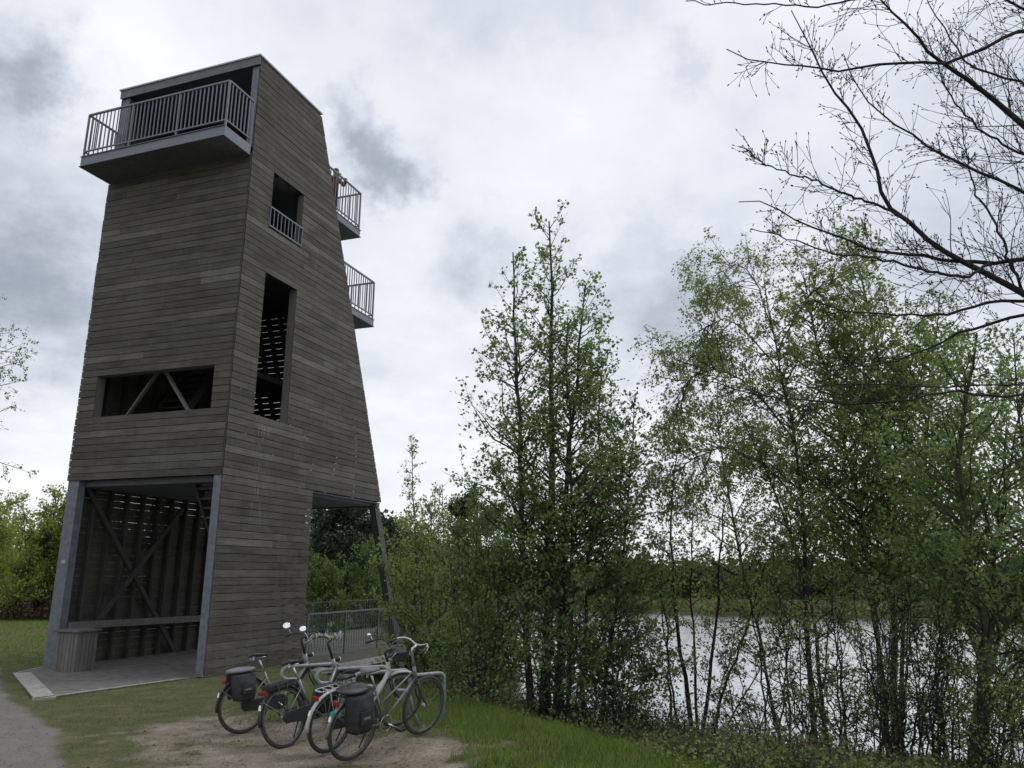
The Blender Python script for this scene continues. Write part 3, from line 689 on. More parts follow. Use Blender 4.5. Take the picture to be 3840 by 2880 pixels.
# ------------------------------------------------------------------ timber litter bin
bx, by = at(158, 1450, 17.8)[:2]
lb = empty('litter_bin', (bx, by, .02), YAW, 'slatted grey timber litter bin with flat lid beside the left tower post', 'litter bin')
for i in range(6):
    x = -.30+i*.10; bevel(MB().box(x+.004,x+.096,-.26,-.238,0,.80).obj('slat', M_beam, lb), .004)
for i in range(5):
    y = -.236+i*.1; bevel(MB().box(.285,.305,y,y+.09,0,.80).obj('slat', M_beam, lb), .004); MB().box(-.305,-.285,y,y+.09,0,.80).obj('slat', M_beam, lb)
MB().box(-.28,.28,-.236,.25,.05,.78).obj('liner', M_black, lb); bevel(MB().box(-.36,.36,-.32,.31,.80,.845).obj('lid', M_soffit, lb), .008)

# ------------------------------------------------------------------ jetty with railings
jt = empty('jetty', wl(0, DN, 0), YAW, 'timber jetty with grey green bar railings running from the tower out over the lake', 'jetty')
def jb(b, name, m, **kw): return b.obj(name, m, jt, **kw)
JL = 16.0
b = MB()
for i in range(int(JL/.15)): y = i*.15; b.box(-Wd-.1,.02,y+.02,y+.146,-.005,.03)
jb(b, 'deck_boards', M_jetty, kind='stuff')
jb(MB().box(.025,.06,.03,JL,-.19,.02), 'edge_beam', M_jetty); jb(MB().box(-Wd-.14,-Wd-.105,.03,JL,-.19,.02), 'edge_beam', M_jetty)
jb(MB().box(.0,.09,.03,6,-.38,-.2), 'base_beam', M_conc)
for y in np.arange(3.0, JL, 3.2):
    for x in (-.1, -Wd+.1): jb(MB().tube([(x,y,-2.6),(x,y,-.02)], .09, 8), 'pile', M_jetty)
railing(jt, [(.04,.1,.0),(.04,JL,.0)], 1.09, .125, m=M_fadedgrn, low=.16, br=.007)
railing(jt, [(-Wd-.12,.1,.0),(-Wd-.12,JL,.0)], 1.09, .16, m=M_fadedgrn, low=.16, br=.007)

# ------------------------------------------------------------------ bicycle stand hoops
def R4(x, y): return ((780+x*.434)*2212/3840, (2280+y*.434)*2212/3840)
def hoop(lab, lt, rt, lowr, dl, dr, dlow, foot):
    """tubular stand: foot, up to low arm, U-turn at the left, long top arm, down into the ground"""
    A = at(*R4(*lt), dl); B = at(*R4(*rt), dr); C_ = at(*R4(*lowr), dlow)
    zt = (A[2]+B[2])/2; A[2] = B[2] = zt; zl = zt-.165
    d = (B-A); d[2] = 0; d /= np.linalg.norm(d); n = np.array([-d[1], d[0], 0]); r = .0825
    pts = []
    F = np.array([foot[0], foot[1], -.1]); C_[2] = zl
    off = -n*.05
    c1 = A+off
    C2 = c1+d*np.dot(C_-c1, d); C2[2] = zl
    pts += [F, F*(.3)+np.array([C2[0],C2[1],zl-.12])*.7]
    pts += [C2+d*.02-np.array([0,0,.05]), C2-d*.03-np.array([0,0,.012]), C2-d*.10]
    L = c1+d*.08; L[2] = zl; pts.append(L)
    for k in range(1, 8):
        a = PI*k/8; p = c1+d*(.08-.09*math.sin(a)); p = p-off*(k/8.); p[2] = zl+r-r*math.cos(a); pts.append(p)
    p = A+d*.08; pts.append(p); q = B-d*.10; pts.append(q)
    for k in range(1, 5):
        a = PI/2*k/5; pts.append(B-d*.10+d*.10*math.sin(a)-np.array([0,0,.10*(1-math.cos(a))]))
    pts.append(B-np.array([0,0,.12])); pts.append(np.array([B[0], B[1], -.1]))
    o = MB().tube(pts, .026, 10).obj('cycle_stand', M_galv, None, True)
    # origin at its foot
    off = Vector((B[0], B[1], 0)); o.data.transform(Matrix.Translation(-off)); o.location = off
    return tag(o, lab, 'bicycle stand', 'tubular steel bicycle stands')
f4 = at(*R4(1885,1085), 11.3); f3 = at(*R4(1440,1000), 11.6); f2 = at(*R4(1230,960), 11.9); f1 = at(*R4(935,900), 12.2)
hoop('bent galvanised steel bicycle stand nearest the lake, holding the nearest bicycle', (1590,600),(2045,558),(1800,690),10.95,11.5,10.9,f4)
hoop('bent steel bicycle stand behind the grey saddle, second from the lake', (1262,575),(1745,528),(1500,700),11.1,11.6,11.1,f3)
hoop('bent steel bicycle stand above the white luggage rack, third from the lake', (945,545),(1560,495),(1150,620),11.0,11.5,10.9,f2)
hoop('bent steel bicycle stand nearest the tower wall, between the two e-bikes', (640,520),(1145,470),(860,585),11.6,12.1,11.5,f1)

# ------------------------------------------------------------------ bicycles (x forward, z up, rear tyre touches the origin)
def wheel(par, name, x, R_=.345, steer=None, rimm=None, ns=28):
    w = MB(); n = 40
    ring = [(x+R_*.968*math.cos(2*PI*i/n), 0, .345+R_*.968*math.sin(2*PI*i/n)) for i in range(n)]
    wo_ = MB().tube(ring, .021, 8, True).obj('tyre', M_tyre, None, True)
    w = MB(); w.tube([(x,-.045,.345),(x,.045,.345)], .022, 10)
    root = w.obj(name, M_alu, par, True); wo_.parent = root
    r2 = MB(); Rr = R_*.905
    for dy in (-.011, .011): r2.tube([(x+Rr*math.cos(2*PI*i/n), dy, .345+Rr*math.sin(2*PI*i/n)) for i in range(n)], .009, 6, True)
    r2.obj('rim', rimm or M_rim, root, True)
    sp_ = MB()
    for i in range(ns):
        a = 2*PI*i/ns; sgn = 1 if i % 2 else -1; a2 = a+sgn*.55
        sp_.tube([(x+.02*math.cos(a2), sgn*.03, .345+.02*math.sin(a2)), (x+Rr*math.cos(a), 0, .345+Rr*math.sin(a))], .0014, 3)
    sp_.obj('spokes', M_rim, root, kind='stuff')
    return root
def fender(par, x, a0, a1, m, R_=.372, wdt=.028):
    V = []; F = []; n = 18
    for i in range(n+1):
        a = math.radians(a0+(a1-a0)*i/n)
        for j, (dy, dr) in enumerate(((-wdt,-.018),(-wdt*.8,.0),(0,.008),(wdt*.8,.0),(wdt,-.018),(wdt*.8,-.004),(0,.003),(-wdt*.8,-.004))):
            V.append((x+(R_+dr)*math.cos(a), dy, .345+(R_+dr)*math.sin(a)))
    for i in range(n):
        for j in range(8):
            k = (j+1)%8; F.append((i*8+j, i*8+k, (i+1)*8+k, (i+1)*8+j))
    F += [tuple(range(8))[::-1], tuple(n*8+j for j in range(8))]
    return MB().add(V, F).obj('mudguard', m, par, True)
def saddle(par, x, z, m=M_black, rear=.085):
    V = []; F = []; prof = [(-.13,.02,.055,.03),(-.12,.06,.075,.05),(-.07,rear,.08,.055),(0,.065,.07,.05),(.06,.035,.06,.045),(.12,.022,.055,.04),(.145,.008,.04,.02)]
    for (dx, w, zz, hh) in prof:
        for k in range(10):
            a = 2*PI*k/10; V.append((x+dx, w*math.cos(a), z+zz-.03+(hh*.5)*math.sin(a)*(1 if math.sin(a) > 0 else 1.1)))
    for i in range(len(prof)-1):
        for k in range(10): F.append((i*10+k, i*10+(k+1)%10, (i+1)*10+(k+1)%10, (i+1)*10+k))
    F += [tuple(range(10))[::-1], tuple((len(prof)-1)*10+k for k in range(10))]
    o = MB().add(V, F).obj('saddle', m, par, True)
    s = MB()
    for sx in (-.03,.03): s.tube([(x-.08,sx,z-.0),(x+.10,sx*.6,z+.0)], .004, 5)
    for sy in (-.045,.045): s.tube([(x-.085,sy,z-.02),(x-.085,sy,z+.03)], .014, 6)
    s.obj('saddle_springs', M_alu, o); return o
def pannier(par, x, z, m, L=.34, Hh=.32, y0=.07, side=1, lid=None):
    o = MB(); y1 = y0+.13; P = []; NR, NC = 11, 12
    for i in range(NR):
        f = i/(NR-1); zz = z-Hh+Hh*f; k = .82+.18*math.sin(PI*min(1,f*1.6)/2)-(.05 if f > .95 else 0); g = .70+.42*math.sin(PI*(f*.85+.12)); g *= 1+.05*math.sin(f*21+x*9)
        xa, xb = x-L/2*k, x+L/2*k
        for j in range(NC):
            t_ = j/(NC-1); e_ = min(t_, 1-t_); yy = y0+(y1-y0)*g*min(1,(e_*7)**.55)+random.uniform(-.006,.006)+(.010*math.sin(t_*9+f*5) if 0 < j < NC-1 else 0)
            P.append((xa+(xb-xa)*t_, (y0 if j in (0,NC-1) else yy)*side, zz+random.uniform(-.003,.003)-(.02*math.sin(PI*t_) if i == 0 else 0)))
    F = []
    for i in range(NR-1):
        for k in range(NC): F.append((i*NC+k, i*NC+(k+1)%NC, (i+1)*NC+(k+1)%NC, (i+1)*NC+k))
    F += [tuple(range(NC))[::-1], tuple((NR-1)*NC+k for k in range(NC))]
    o.add(P, F)
    ob = o.obj('pannier', m, par, True)
    MB().box(x-L*.2,x+L*.2,min((y1+.005)*side,(y1+.035)*side),max((y1+.005)*side,(y1+.035)*side),z-Hh*.75,z-Hh*.4).obj('pocket', m, ob)
    MB().box(x-L*.12,x+L*.12,min((y1+.03)*side,(y1+.042)*side),max((y1+.03)*side,(y1+.042)*side),z-Hh*.62,z-Hh*.55).obj('reflective_strip', M_lidgrey, ob)
    return ob
def bicycle(label, x, y, head, lean=0, z=0, frame=M_silver, thick=.019, rackm=M_black, mg=M_black, chaincase=True, bags='both', bagm=M_fabric, lid=True,
            barm=M_black, stemh=1.10, sadh=.95, sadm=M_black, mirror=None, battery=False, steer=0, style='swept', stemm=M_black, green=False, flowers=False, kick=True, gripm=M_black, basket=False, light=True, frontmg=True, frm='low', pitch=.09, mturn=45, bagk=1.0):
    root = empty('bicycle', (x, y, z), label=label, cat='bicycle', group='bicycles parked at the steel stands', rot=Euler((lean, -pitch, PI/2-head), 'XYZ'))
    HX = 1.12; bb = (.46, 0, .30); hd0 = (.965, 0, .66); hd1 = (.915, 0, .86); st = (.30, 0, .72); hub = (0,0,.345)
    f = MB()
    f.tube([hd0, hd1], .023 if thick < .026 else .028, 10)
    if frm == 'low':
        f.tube([(hd0[0]-.01,0,hd0[2]+.09), (.80,0,.54), (.60,0,.36), bb], [thick*1.1,thick,thick,thick*.9], 10)
    else:
        f.tube([(.94,0,.71), bb], thick, 10); f.tube([(.93,0,.82),(.40,0,.52)], thick*.8, 8)
    f.tube([bb, st], .018, 10)
    for s in (-1, 1):
        f.tube([(bb[0]-.03,s*.03,bb[2]),(.0,s*.062,.345)], .010, 6); f.tube([(.325,s*.018,.64),(.0,s*.062,.345)], .008, 6)
    f.obj('frame', frame, root, True)
    # saddle and post
    p = MB().tube([st, (.235,0,sadh-.04)], .0135, 8).obj('seat_post', M_alu, root, True)
    saddle(root, .215, sadh-.01, sadm)
    wheel(root, 'wheel', 0)
    # steering assembly under its own pivot
    ax = Vector((hd1[0]-hd0[0],0,hd1[2]-hd0[2])).normalized(); piv = Vector(hd0)
    Mst = Matrix.Translation(piv) @ Matrix.Rotation(steer, 4, ax) @ Matrix.Translation(-piv)
    before = set(bpy.data.objects)
    wheel(root, 'wheel', HX)
    fk = MB()
    for s in (-1, 1): fk.tube([(.972,s*.045,.64),(1.02,s*.05,.50),(HX,s*.055,.345)], [.014,.012,.009], 6)
    fk.tube([(.972,-.05,.645),(.972,.05,.645)], .016, 6); fk.obj('fork', frame if thick < 0 else M_darkf, root, True)
    if frontmg: fender(root, HX, 55, 190, mg)
    s_ = MB(); sx = hd1[0]; s_.tube([hd1,(sx-.05,0,stemh-.07),(sx-.045,0,stemh-.03)], .016, 8); s_.tube([(sx-.05,0,stemh-.05),(sx+.03,0,stemh-.01)], .017, 8)
    s_.obj('stem', stemm, root, True)
    bx0 = sx+.03; bz = stemh-.01
    if style == 'swept':
        half = [(bx0,0,bz),(bx0+.015,.06,bz+.0),(bx0+.02,.14,bz+.035),(bx0-.03,.22,bz+.055),(bx0-.10,.27,bz+.04),(bx0-.21,.30,bz+.0)]
    else:
        half = [(bx0,0,bz),(bx0+.01,.10,bz+.01),(bx0-.02,.20,bz+.025),(bx0-.09,.28,bz+.02),(bx0-.17,.31,bz+.0)]
    full = [(a,-b_,c_) for a,b_,c_ in half[::-1]]+half[1:]
    q = resample(full, 25); hb = MB().tube(q, .0115, 8).obj('handlebar', barm, root, True)
    for s in (-1, 1):
        e = np.array(half[-1])*np.array([1,s,1]); e2 = np.array(half[-2])*np.array([1,s,1]); dd = (e2-e)/np.linalg.norm(e2-e)
        MB().tube([e-dd*.01, e+dd*.12], .017, 8).obj('grip', gripm, hb, True)
        MB().tube([e2+dd*.02+np.array([.02,0,-.005]), e+dd*.03+np.array([.035,0,-.03])], .005, 5).obj('brake_lever', M_alu, hb, True)
    MB().tube([(bx0,.10,bz+.01),(bx0+.10,.07,bz-.10),(sx+.04,.03,.72),(.95,.03,.5)], .003, 4).obj('brake_cable', M_black, root)
    if light: 
        MB().ellipsoid((sx+.09,0,.84),(.04,.035,.035)).obj('headlight', M_black, root, True); MB().ellipsoid((sx+.122,0,.84),(.012,.028,.028)).obj('lens', M_refl, root, True)
    if mirror:
        for (s, rr, up) in mirror:
            g = np.array(half[-1])*np.array([1,s,1]); c_ = g+np.array([.06,s*.07,up])
            mo = MB().tube([g+np.array([.09,0,0]), g+np.array([.09,s*.04,up*.5]), c_], .005, 5).obj('mirror', M_alu, root, True)
            Mr = np.array(Matrix.Rotation(math.radians(mturn),3,'Z') @ Matrix.Rotation(math.radians(9),3,'Y'))
            MB().ellipsoid(c_,(.012,rr,rr*.92),14,8,Mr).obj('housing', M_black, mo, True)
            MB().ellipsoid(c_-Mr@np.array([.007,0,0]),(.009,rr*.93,rr*.86),14,8,Mr).obj('glass', M_mirror, mo, True)
    if flowers:
        b1_ = MB(); b2_ = MB()
        for i in range(34):
            t = random.random(); k = int(4+t*17); c_ = q[min(24,k)]+np.array([random.gauss(0,.012),random.gauss(0,.012),random.gauss(0.01,.018)])
            tgt = b2_ if random.random() < .3 else b1_
            a_ = random.uniform(0,6)
            for j in range(5):
                aa = a_+j*2*PI/5; tgt.ellipsoid(c_+np.array([0,math.cos(aa)*.012,math.sin(aa)*.012]),(.004,.009,.009),5,3)
        b1_.obj('flowers', M_petal, hb, kind='stuff'); b2_.obj('leaves', M_petal2, hb, kind='stuff')
    if basket:
        MB().box(sx+.06,sx+.22,-.11,.11,.88,1.0).obj('front_bag', M_fabric, root)
    for o in set(bpy.data.objects)-before:
        if o.parent == root: o.matrix_local = Mst @ o.matrix_local
    # drivetrain
    if chaincase:
        c_ = MB(); pr = [(-.055,.315),(-.02,.27),(.10,.26),(.46,.205),(.56,.215),(.60,.27),(.60,.33),(.55,.395),(.46,.405),(.10,.405),(-.02,.40),(-.06,.37)]
        n = len(pr); c_.add([(a,-.075,b_) for a,b_ in pr]+[(a,-.045,b_) for a,b_ in pr],[tuple(range(n))[::-1],tuple(range(n,2*n))]+[(i,(i+1)%n,n+(i+1)%n,n+i) for i in range(n)])
        bevel(c_.obj('chain_case', M_black, root), .01, 2)
    else:
        MB().tube([(bb[0]+.09*math.cos(2*PI*i/24),-.05,bb[2]+.09*math.sin(2*PI*i/24)) for i in range(24)], .004, 4, True).obj('chainring', M_alu, root)
        MB().tube([(0,-.05,.385),(bb[0],-.05,bb[2]+.09)], .004, 4).tube([(0,-.05,.31),(bb[0],-.05,bb[2]-.09)], .004, 4).obj('chain', M_black, root)
    ca = random.uniform(-.9,-.4)
    for s in (-1, 1):
        a = ca if s < 0 else ca+PI; e = (bb[0]+.17*math.cos(a), s*.10, bb[2]+.17*math.sin(a))
        cr = MB().tube([(bb[0],s*.085,bb[2]),e], .010, 6).obj('crank', M_alu, root, True)
        MB().box(e[0]-.045,e[0]+.045,min(e[1],e[1]+s*.095),max(e[1],e[1]+s*.095),e[2]-.012,e[2]+.012).obj('pedal', M_black, cr)
    fender(root, 0, 20, 184, mg)
    for s in (-1,1): MB().tube([(0,s*.07,.345),(-.30,s*.03,.58)], .003, 4).obj('mudguard_stay', M_alu, root)
    # luggage rack
    rk = MB(); rz = .755
    for s in (-1, 1):
        rk.tube([(.26,s*.03,rz-.03),(.18,s*.06,rz),(-.20,s*.065,rz),(-.24,s*.04,rz)], .0055, 6); rk.tube([(0,s*.07,.35),(-.10,s*.066,rz)], .005, 6); rk.tube([(0,s*.07,.35),(.06,s*.066,rz)], .005, 6)
    for xx in (-.22,-.12,-.02,.08,.17): rk.tube([(xx,-.062,rz),(xx,.062,rz)], .0048, 6)
    rk.tube([(-.24,-.04,rz),(-.24,.04,rz)], .0055, 6); rko = rk.obj('luggage_rack', rackm, root, True)
    if battery: bevel(MB().box(-.20,.20,-.05,.05,rz-.075,rz-.008).obj('battery', M_black, rko), .012, 2)
    tl = bevel(MB().box(-.275,-.245,-.045,.045,rz-.10,rz-.05).obj('rear_light', M_red, root), .008, 2)
    bevel(MB().hexa([(-.352,-.02,.50),(-.340,-.02,.495),(-.340,.02,.495),(-.352,.02,.50),(-.334,-.014,.56),(-.322,-.014,.555),(-.322,.014,.555),(-.334,.014,.56)]).obj('reflector', M_refl, root), .004)
    if bags == 'both':
        for s in (-1, 1): pannier(root, -.03, rz+.0, bagm, side=s)
    elif bags == 'left': pannier(root, -.03, rz, bagm, side=1)
    elif bags == 'right': pannier(root, -.0, rz-.0, bagm, L=.36*bagk, Hh=.38*bagk, side=-1)
    if lid:
        MB().ellipsoid((-.03,0,rz+.04),(.21,.17,.04),16,6).obj('bag_lid', M_lidgrey if lid == 'grey' else M_vinyl, root, True)
        MB().tube([(-.12,0,rz+.092),(-.08,0,rz+.107),(.02,0,rz+.107),(.06,0,rz+.092)], .008, 6).obj('handle', M_black, root, True)
    if green: 
        a = math.radians(140); MB().tube([(.378*math.cos(math.radians(148)),0,.345+.385*math.sin(math.radians(148))),(.378*math.cos(math.radians(140)),0,.345+.385*math.sin(math.radians(140)))], .026, 8).obj('sticker', M_green, root, label='green band on the rear mudguard')
    if kick: MB().tube([(.30,.06,.30),(.24,.16,.01)], .008, 6).obj('kickstand', M_black, root, True)
    MB().tube([(.12*math.cos(2*PI*i/14)+.17,.05,.50+.09*math.sin(2*PI*i/14)) for i in range(10)], .006, 5).obj('wheel_lock', M_black, root)
    return root
S28 = S
bicycle('silver e-bike nearest the tower, with grey topped double panniers and a round mirror', -2.77*S, 8.76*S, math.radians(48), lean=-.03, pitch=.09, mturn=58, frame=M_silver, thick=.028, bags='both', lid='grey', mirror=[(1,.06,.13)], sadh=.93, stemh=1.13, style='flat')
bicycle('silver e-bike with battery rack and lilac flowers wound round its handlebar', -2.13*S, 8.07*S, math.radians(33), lean=-.15, pitch=.11, mturn=45, frame=M_silver, thick=.028, bags=None, lid=False, battery=True, mirror=[(1,.05,.19)], sadh=.93, stemh=1.13, flowers=True, gripm=M_lidgrey)
bicycle('white bicycle with empty white luggage rack and white rear mudguard', -1.68*S, 7.88*S, math.radians(36), lean=.13, pitch=.12, frame=M_white, thick=.028, rackm=M_white, mg=M_white, bags='left', lid=False, sadh=.80, stemh=1.04, steer=-.35, basket=True, mirror=[(1,.03,.07)])
bicycle('silver bicycle with glossy black pannier, green banded mudguard and bright curved handlebar', -1.42*S, 7.58*S, math.radians(40), lean=.15, pitch=.11, frame=M_silver, thick=.0145, mg=M_silver, chaincase=False, bags='right', bagm=M_fabric, lid='black', bagk=1.06, barm=M_alu, stemm=M_alu, sadm=M_lidgrey, sadh=.93, stemh=1.13, green=True, frm='high', rackm=M_black, light=False, frontmg=False)

# ------------------------------------------------------------------ person on the upper rear balcony
def person():
    fl = 9.34*S; p0 = R @ Vector((-.50, 3.28*S, fl))
    root = empty('person', p0, YAW-.5, 'person in a reddish brown jacket leaning on the upper rear balcony rail', 'person')
    J = {'pel':(0,0,.88),'sp':(.03,0,1.08),'ch':(.08,0,1.28),'nk':(.11,0,1.41),'hd':(.13,0,1.50),'tp':(.14,0,1.60),
         'hl':(0,.09,.86),'kl':(.02,.10,.48),'al':(-.02,.10,.09),'tl':(.13,.11,.03),'hr':(0,-.09,.86),'kr':(.05,-.10,.48),'ar':(.0,-.10,.09),'tr':(.15,-.11,.03),
         'sl':(.08,.17,1.34),'el':(.20,.24,1.14),'wl':(.40,.16,1.19),'sr':(.08,-.17,1.34),'er':(.22,-.22,1.16),'wr':(.42,-.12,1.25),'hwl':(.47,.13,1.22),'hwr':(.47,-.08,1.31)}
    E_ = [('pel','sp'),('sp','ch'),('ch','nk'),('nk','hd'),('hd','tp'),('pel','hl'),('hl','kl'),('kl','al'),('al','tl'),('pel','hr'),('hr','kr'),('kr','ar'),('ar','tr'),('ch','sl'),('sl','el'),('el','wl'),('wl','hwl'),('ch','sr'),('sr','er'),('er','wr'),('wr','hwr')]
    rad = dict(pel=.14,sp=.12,ch=.14,nk=.055,hd=.085,tp=.075,hl=.10,kl=.065,al=.045,tl=.04,hr=.10,kr=.065,ar=.045,tr=.04,sl=.07,el=.05,wl=.035,sr=.07,er=.05,wr=.035,hwl=.03,hwr=.03)
    ks = list(J); me = bpy.data.meshes.new('body'); me.from_pydata([J[k] for k in ks], [(ks.index(a),ks.index(b)) for a,b in E_], [])
    o = link('body', me, M_shirt, root)
    sm = o.modifiers.new('skin','SKIN')
    for i, k in enumerate(ks): me.skin_vertices[0].data[i].radius = (rad[k], rad[k]*(.8 if k in ('sp','ch','pel') else 1))
    me.skin_vertices[0].data[0].use_root = True
    ss = o.modifiers.new('sub','SUBSURF'); ss.levels = 1; ss.render_levels = 2
    dg = bpy.context.evaluated_depsgraph_get(); ev = bpy.data.meshes.new_from_object(o.evaluated_get(dg))
    o.modifiers.clear(); o.data = ev; ev.materials.clear()
    for m_ in (M_shirt, M_skin, M_trous): ev.materials.append(m_)
    for p in ev.polygons:
        c_ = p.center; p.use_smooth = True
        p.material_index = 1 if (c_.z > 1.42 or c_.x > .41) else (2 if c_.z < .92 else 0)
    h = MB().ellipsoid((.115,0,1.585),(.10,.092,.085),12,8); h.obj('hair', M_hair, root, True)
    fc = MB().ellipsoid((.232,0,1.53),(.018,.012,.02),8,5); fc.obj('nose', M_skin, root, True)
    for s in (-1, 1):
        MB().ellipsoid((.215,s*.032,1.555),(.01,.012,.008),8,5).obj('eye', M_black, root, True); MB().ellipsoid((.13,s*.09,1.54),(.02,.012,.03),8,5).obj('ear', M_skin, root, True)
    MB().ellipsoid((.218,0,1.49),(.008,.024,.006),8,5).obj('mouth', M_shirt, root, True)
    for wx, wy, wz, s in ((.47,.13,1.22,1),(.47,-.08,1.31,-1)):
        for k in range(4):
            y_ = wy+(k-1.5)*.02; MB().tube([(wx,y_,wz),(wx+.045,y_,wz+.012),(wx+.07,y_,wz-.012),(wx+.06,y_,wz-.035)], [.010,.009,.008,.006], 6).obj('finger', M_skin, root, True)
        MB().tube([(wx-.02,wy-s*.03,wz),(wx+.02,wy-s*.055,wz+.01),(wx+.045,wy-s*.05,wz)], [.011,.010,.007], 6).obj('thumb', M_skin, root, True)
person()

# ------------------------------------------------------------------ trees
def ST(pts, d, r, jit=.0):
    out = []
    for i, p in enumerate(pts):
        dd = d if len(p) == 2 else p[2]; out.append(at(p[0], p[1], dd))
    out = np.array(out); gz_ = float(height(out[:1,:2])[0]); out[0,2] = gz_-.08
    return (out, r)
def LB(pts, d, r):
    dz = random.uniform(-.6,.6); n_ = len(pts); return (np.array([at(p[0],p[1],d+dz*i/n_) for i,p in enumerate(pts)]), r)
P_alder = lambda t: .35+1.75*(1-t)**.8
tree('alder_tree', 'tall multi stemmed alder left of the open water, highest leafy crown in view', 'tree', [
    ST([(1172,1560),(1185,1350),(1190,1100),(1195,850),(1192,640),(1186,478)],15.5,.105),
    ST([(1225,1560),(1235,1350),(1238,1100),(1228,880),(1226,690)],15.2,.05),
    ST([(1200,1560),(1215,1350),(1222,1100),(1240,850),(1255,730),(1264,615)],15.9,.085)],
    lambda t: .5+1.4*min(1,(1-t)*1.9)**.9, 10, n2=11, l2=.38, n3=3, per=3, leaf=.076, t0=.2, up1=.06, leafm=M_leafA)
tree('alder_tree', 'slim alder with airy crown standing left of the tallest tree, closest to the tower', 'tree', [
    ST([(1150,1560),(1137,1350),(1127,1150),(1120,900),(1115,700),(1108,545)],15.1,.08)],
    lambda t: .38+1.3*min(1,(1-t)*2.3)**.9, 10, n2=9, l2=.34, n3=3, per=2, leaf=.082, t0=.15, up1=.07, leafm=M_leafA)
tree('alder_tree', 'bushy alder with broad lower crown right of the tallest tree', 'tree', [
    ST([(1255,1560),(1262,1350),(1275,1150),(1290,950),(1300,800)],16.2,.05), ST([(1290,1560),(1325,1350),(1350,1150),(1365,980),(1370,860)],15.8,.045)],
    lambda t: .25+1.2*min(1,(1-t)*2)**.9, 14, n2=9, l2=.38, n3=3, per=3, leaf=.075, t0=.12, up1=.05, leafm=M_leafA, bark=M_twig)
bush_sp = [('leafy hazel bush covering the jetty railing end','hazel_bush',(930,1480),(820,1075),(1040,1080),17.2,M_leafB),
           ('hazel bush with pale leaves between the cycle stands and the alders','hazel_bush',(1040,1540),(960,1120),(1110,1100),15.2,M_leafA),
           ('dense green bush at the foot of the tallest alder','alder_bush',(1210,1560),(1120,1200),(1300,1190),14.8,M_leafA),
           ('dense low bush where the alder shade meets the open water','alder_bush',(1330,1570),(1280,1280),(1400,1260),15.0,M_leafD)]
for lab, nm, bpt, l_, r_, d, lm in bush_sp:
    st_ = []
    for k in range(7):
        t = (k+random.uniform(-.3,.3))/6; tx = l_[0]+(r_[0]-l_[0])*t; ty = min(l_[1],r_[1])+abs(t-.5)*260*random.uniform(.6,1.2)
        bxp = bpt[0]+(tx-bpt[0])*.25; st_.append(ST([(bxp,bpt[1],d),((bxp*.55+tx*.45),(bpt[1]*.5+ty*.5),d+random.uniform(-.5,.5)),(tx,ty,d+random.uniform(-1.1,1.1))],d,.02))
    tree(nm, lab, 'bush', st_, lambda t: .3+.75*(1-t)**.6, 8, n2=5, l2=.42, n3=3, per=3, leaf=.07, t0=.06, up1=.1, leafm=lm, bark=M_twig)
tree('alder_sapling', 'thin sapling with sparse crown just right of the tower overhang', 'tree', [
    ST([(905,1440),(900,1300),(897,1150),(893,1040),(888,945)],20,.03), ST([(925,1440),(935,1300),(945,1180),(950,1050)],20.4,.022)],
    lambda t: .18+.75*(1-t)**.8, 12, n2=5, l2=.4, n3=2, per=3, leaf=.062, t0=.15, up1=.16, leafm=M_leafB, bark=M_twig)
# multi stem group by the open water
tree('alder_clump', 'clump of dark bare stems fanning out of the bank in front of the open water', 'tree', [
    ST([(1500,1600),(1482,1480),(1460,1330),(1448,1180),(1452,1060),(1462,985)],17,.055), ST([(1508,1600),(1503,1450),(1493,1320),(1492,1160),(1500,1060)],17.2,.035),
    ST([(1452,1600),(1447,1480),(1442,1380),(1425,1250),(1418,1150)],17,.03), ST([(1468,1600),(1452,1480),(1432,1350),(1428,1230)],16.8,.028),
    ST([(1512,1600),(1530,1480),(1548,1350),(1556,1220),(1562,1110),(1580,1030)],16.8,.045), ST([(1530,1605),(1560,1500),(1600,1400),(1630,1300),(1655,1200)],16.7,.035),
    ST([(1528,1605),(1565,1460),(1590,1370),(1605,1290)],17,.022), ST([(1545,1605),(1600,1510),(1650,1430),(1700,1350)],16.5,.02)],
    lambda t: .12+.62*math.sin(min(1,t*1.1)*PI/2)*(1.15-t*.6), 7, n2=5, l2=.42, n3=2, per=3, leaf=.06, t0=.22, up1=.06, leafm=M_leafB, bark=M_dtwig)
# birches
tree('birch_tree', 'birch with pale trunk and hanging twigs drooping over the water', 'tree', [
    ST([(1765,1640),(1750,1480),(1742,1300),(1736,1120),(1722,960),(1698,820),(1664,710),(1650,600)],16.2,.06),
    ST([(1790,1640),(1770,1450),(1755,1300),(1700,1130),(1640,980),(1570,860)],16.0,.045),
    LB([(1722,960),(1640,850),(1560,790),(1500,800),(1455,880),(1440,960)],16.1,.022), LB([(1698,820),(1620,720),(1560,680),(1510,720),(1480,800)],16.3,.02),
    LB([(1736,1100),(1650,1000),(1560,960),(1480,1000),(1440,1090)],15.9,.022), LB([(1672,720),(1630,600),(1590,560),(1560,600),(1545,680)],16.4,.015),
    LB([(1715,930),(1800,800),(1880,760),(1940,800),(1970,900)],16.4,.022), LB([(1680,760),(1740,640),(1800,600),(1850,640),(1880,720)],16.0,.018), LB([(1738,1150),(1830,1020),(1900,1000),(1960,1080)],15.8,.02)],
    lambda t: .35+1.15*min(1,(1-t)*2.2)**.8, 9, ang=(45,80), n2=9, l2=.5, up1=-.01, up2=-.36, n3=4, l3=.55, up3=-.3, per=5, leaf=.056, t0=.28, leafm=M_leafB, bark=M_twig, droop=1.0, wob=.10)
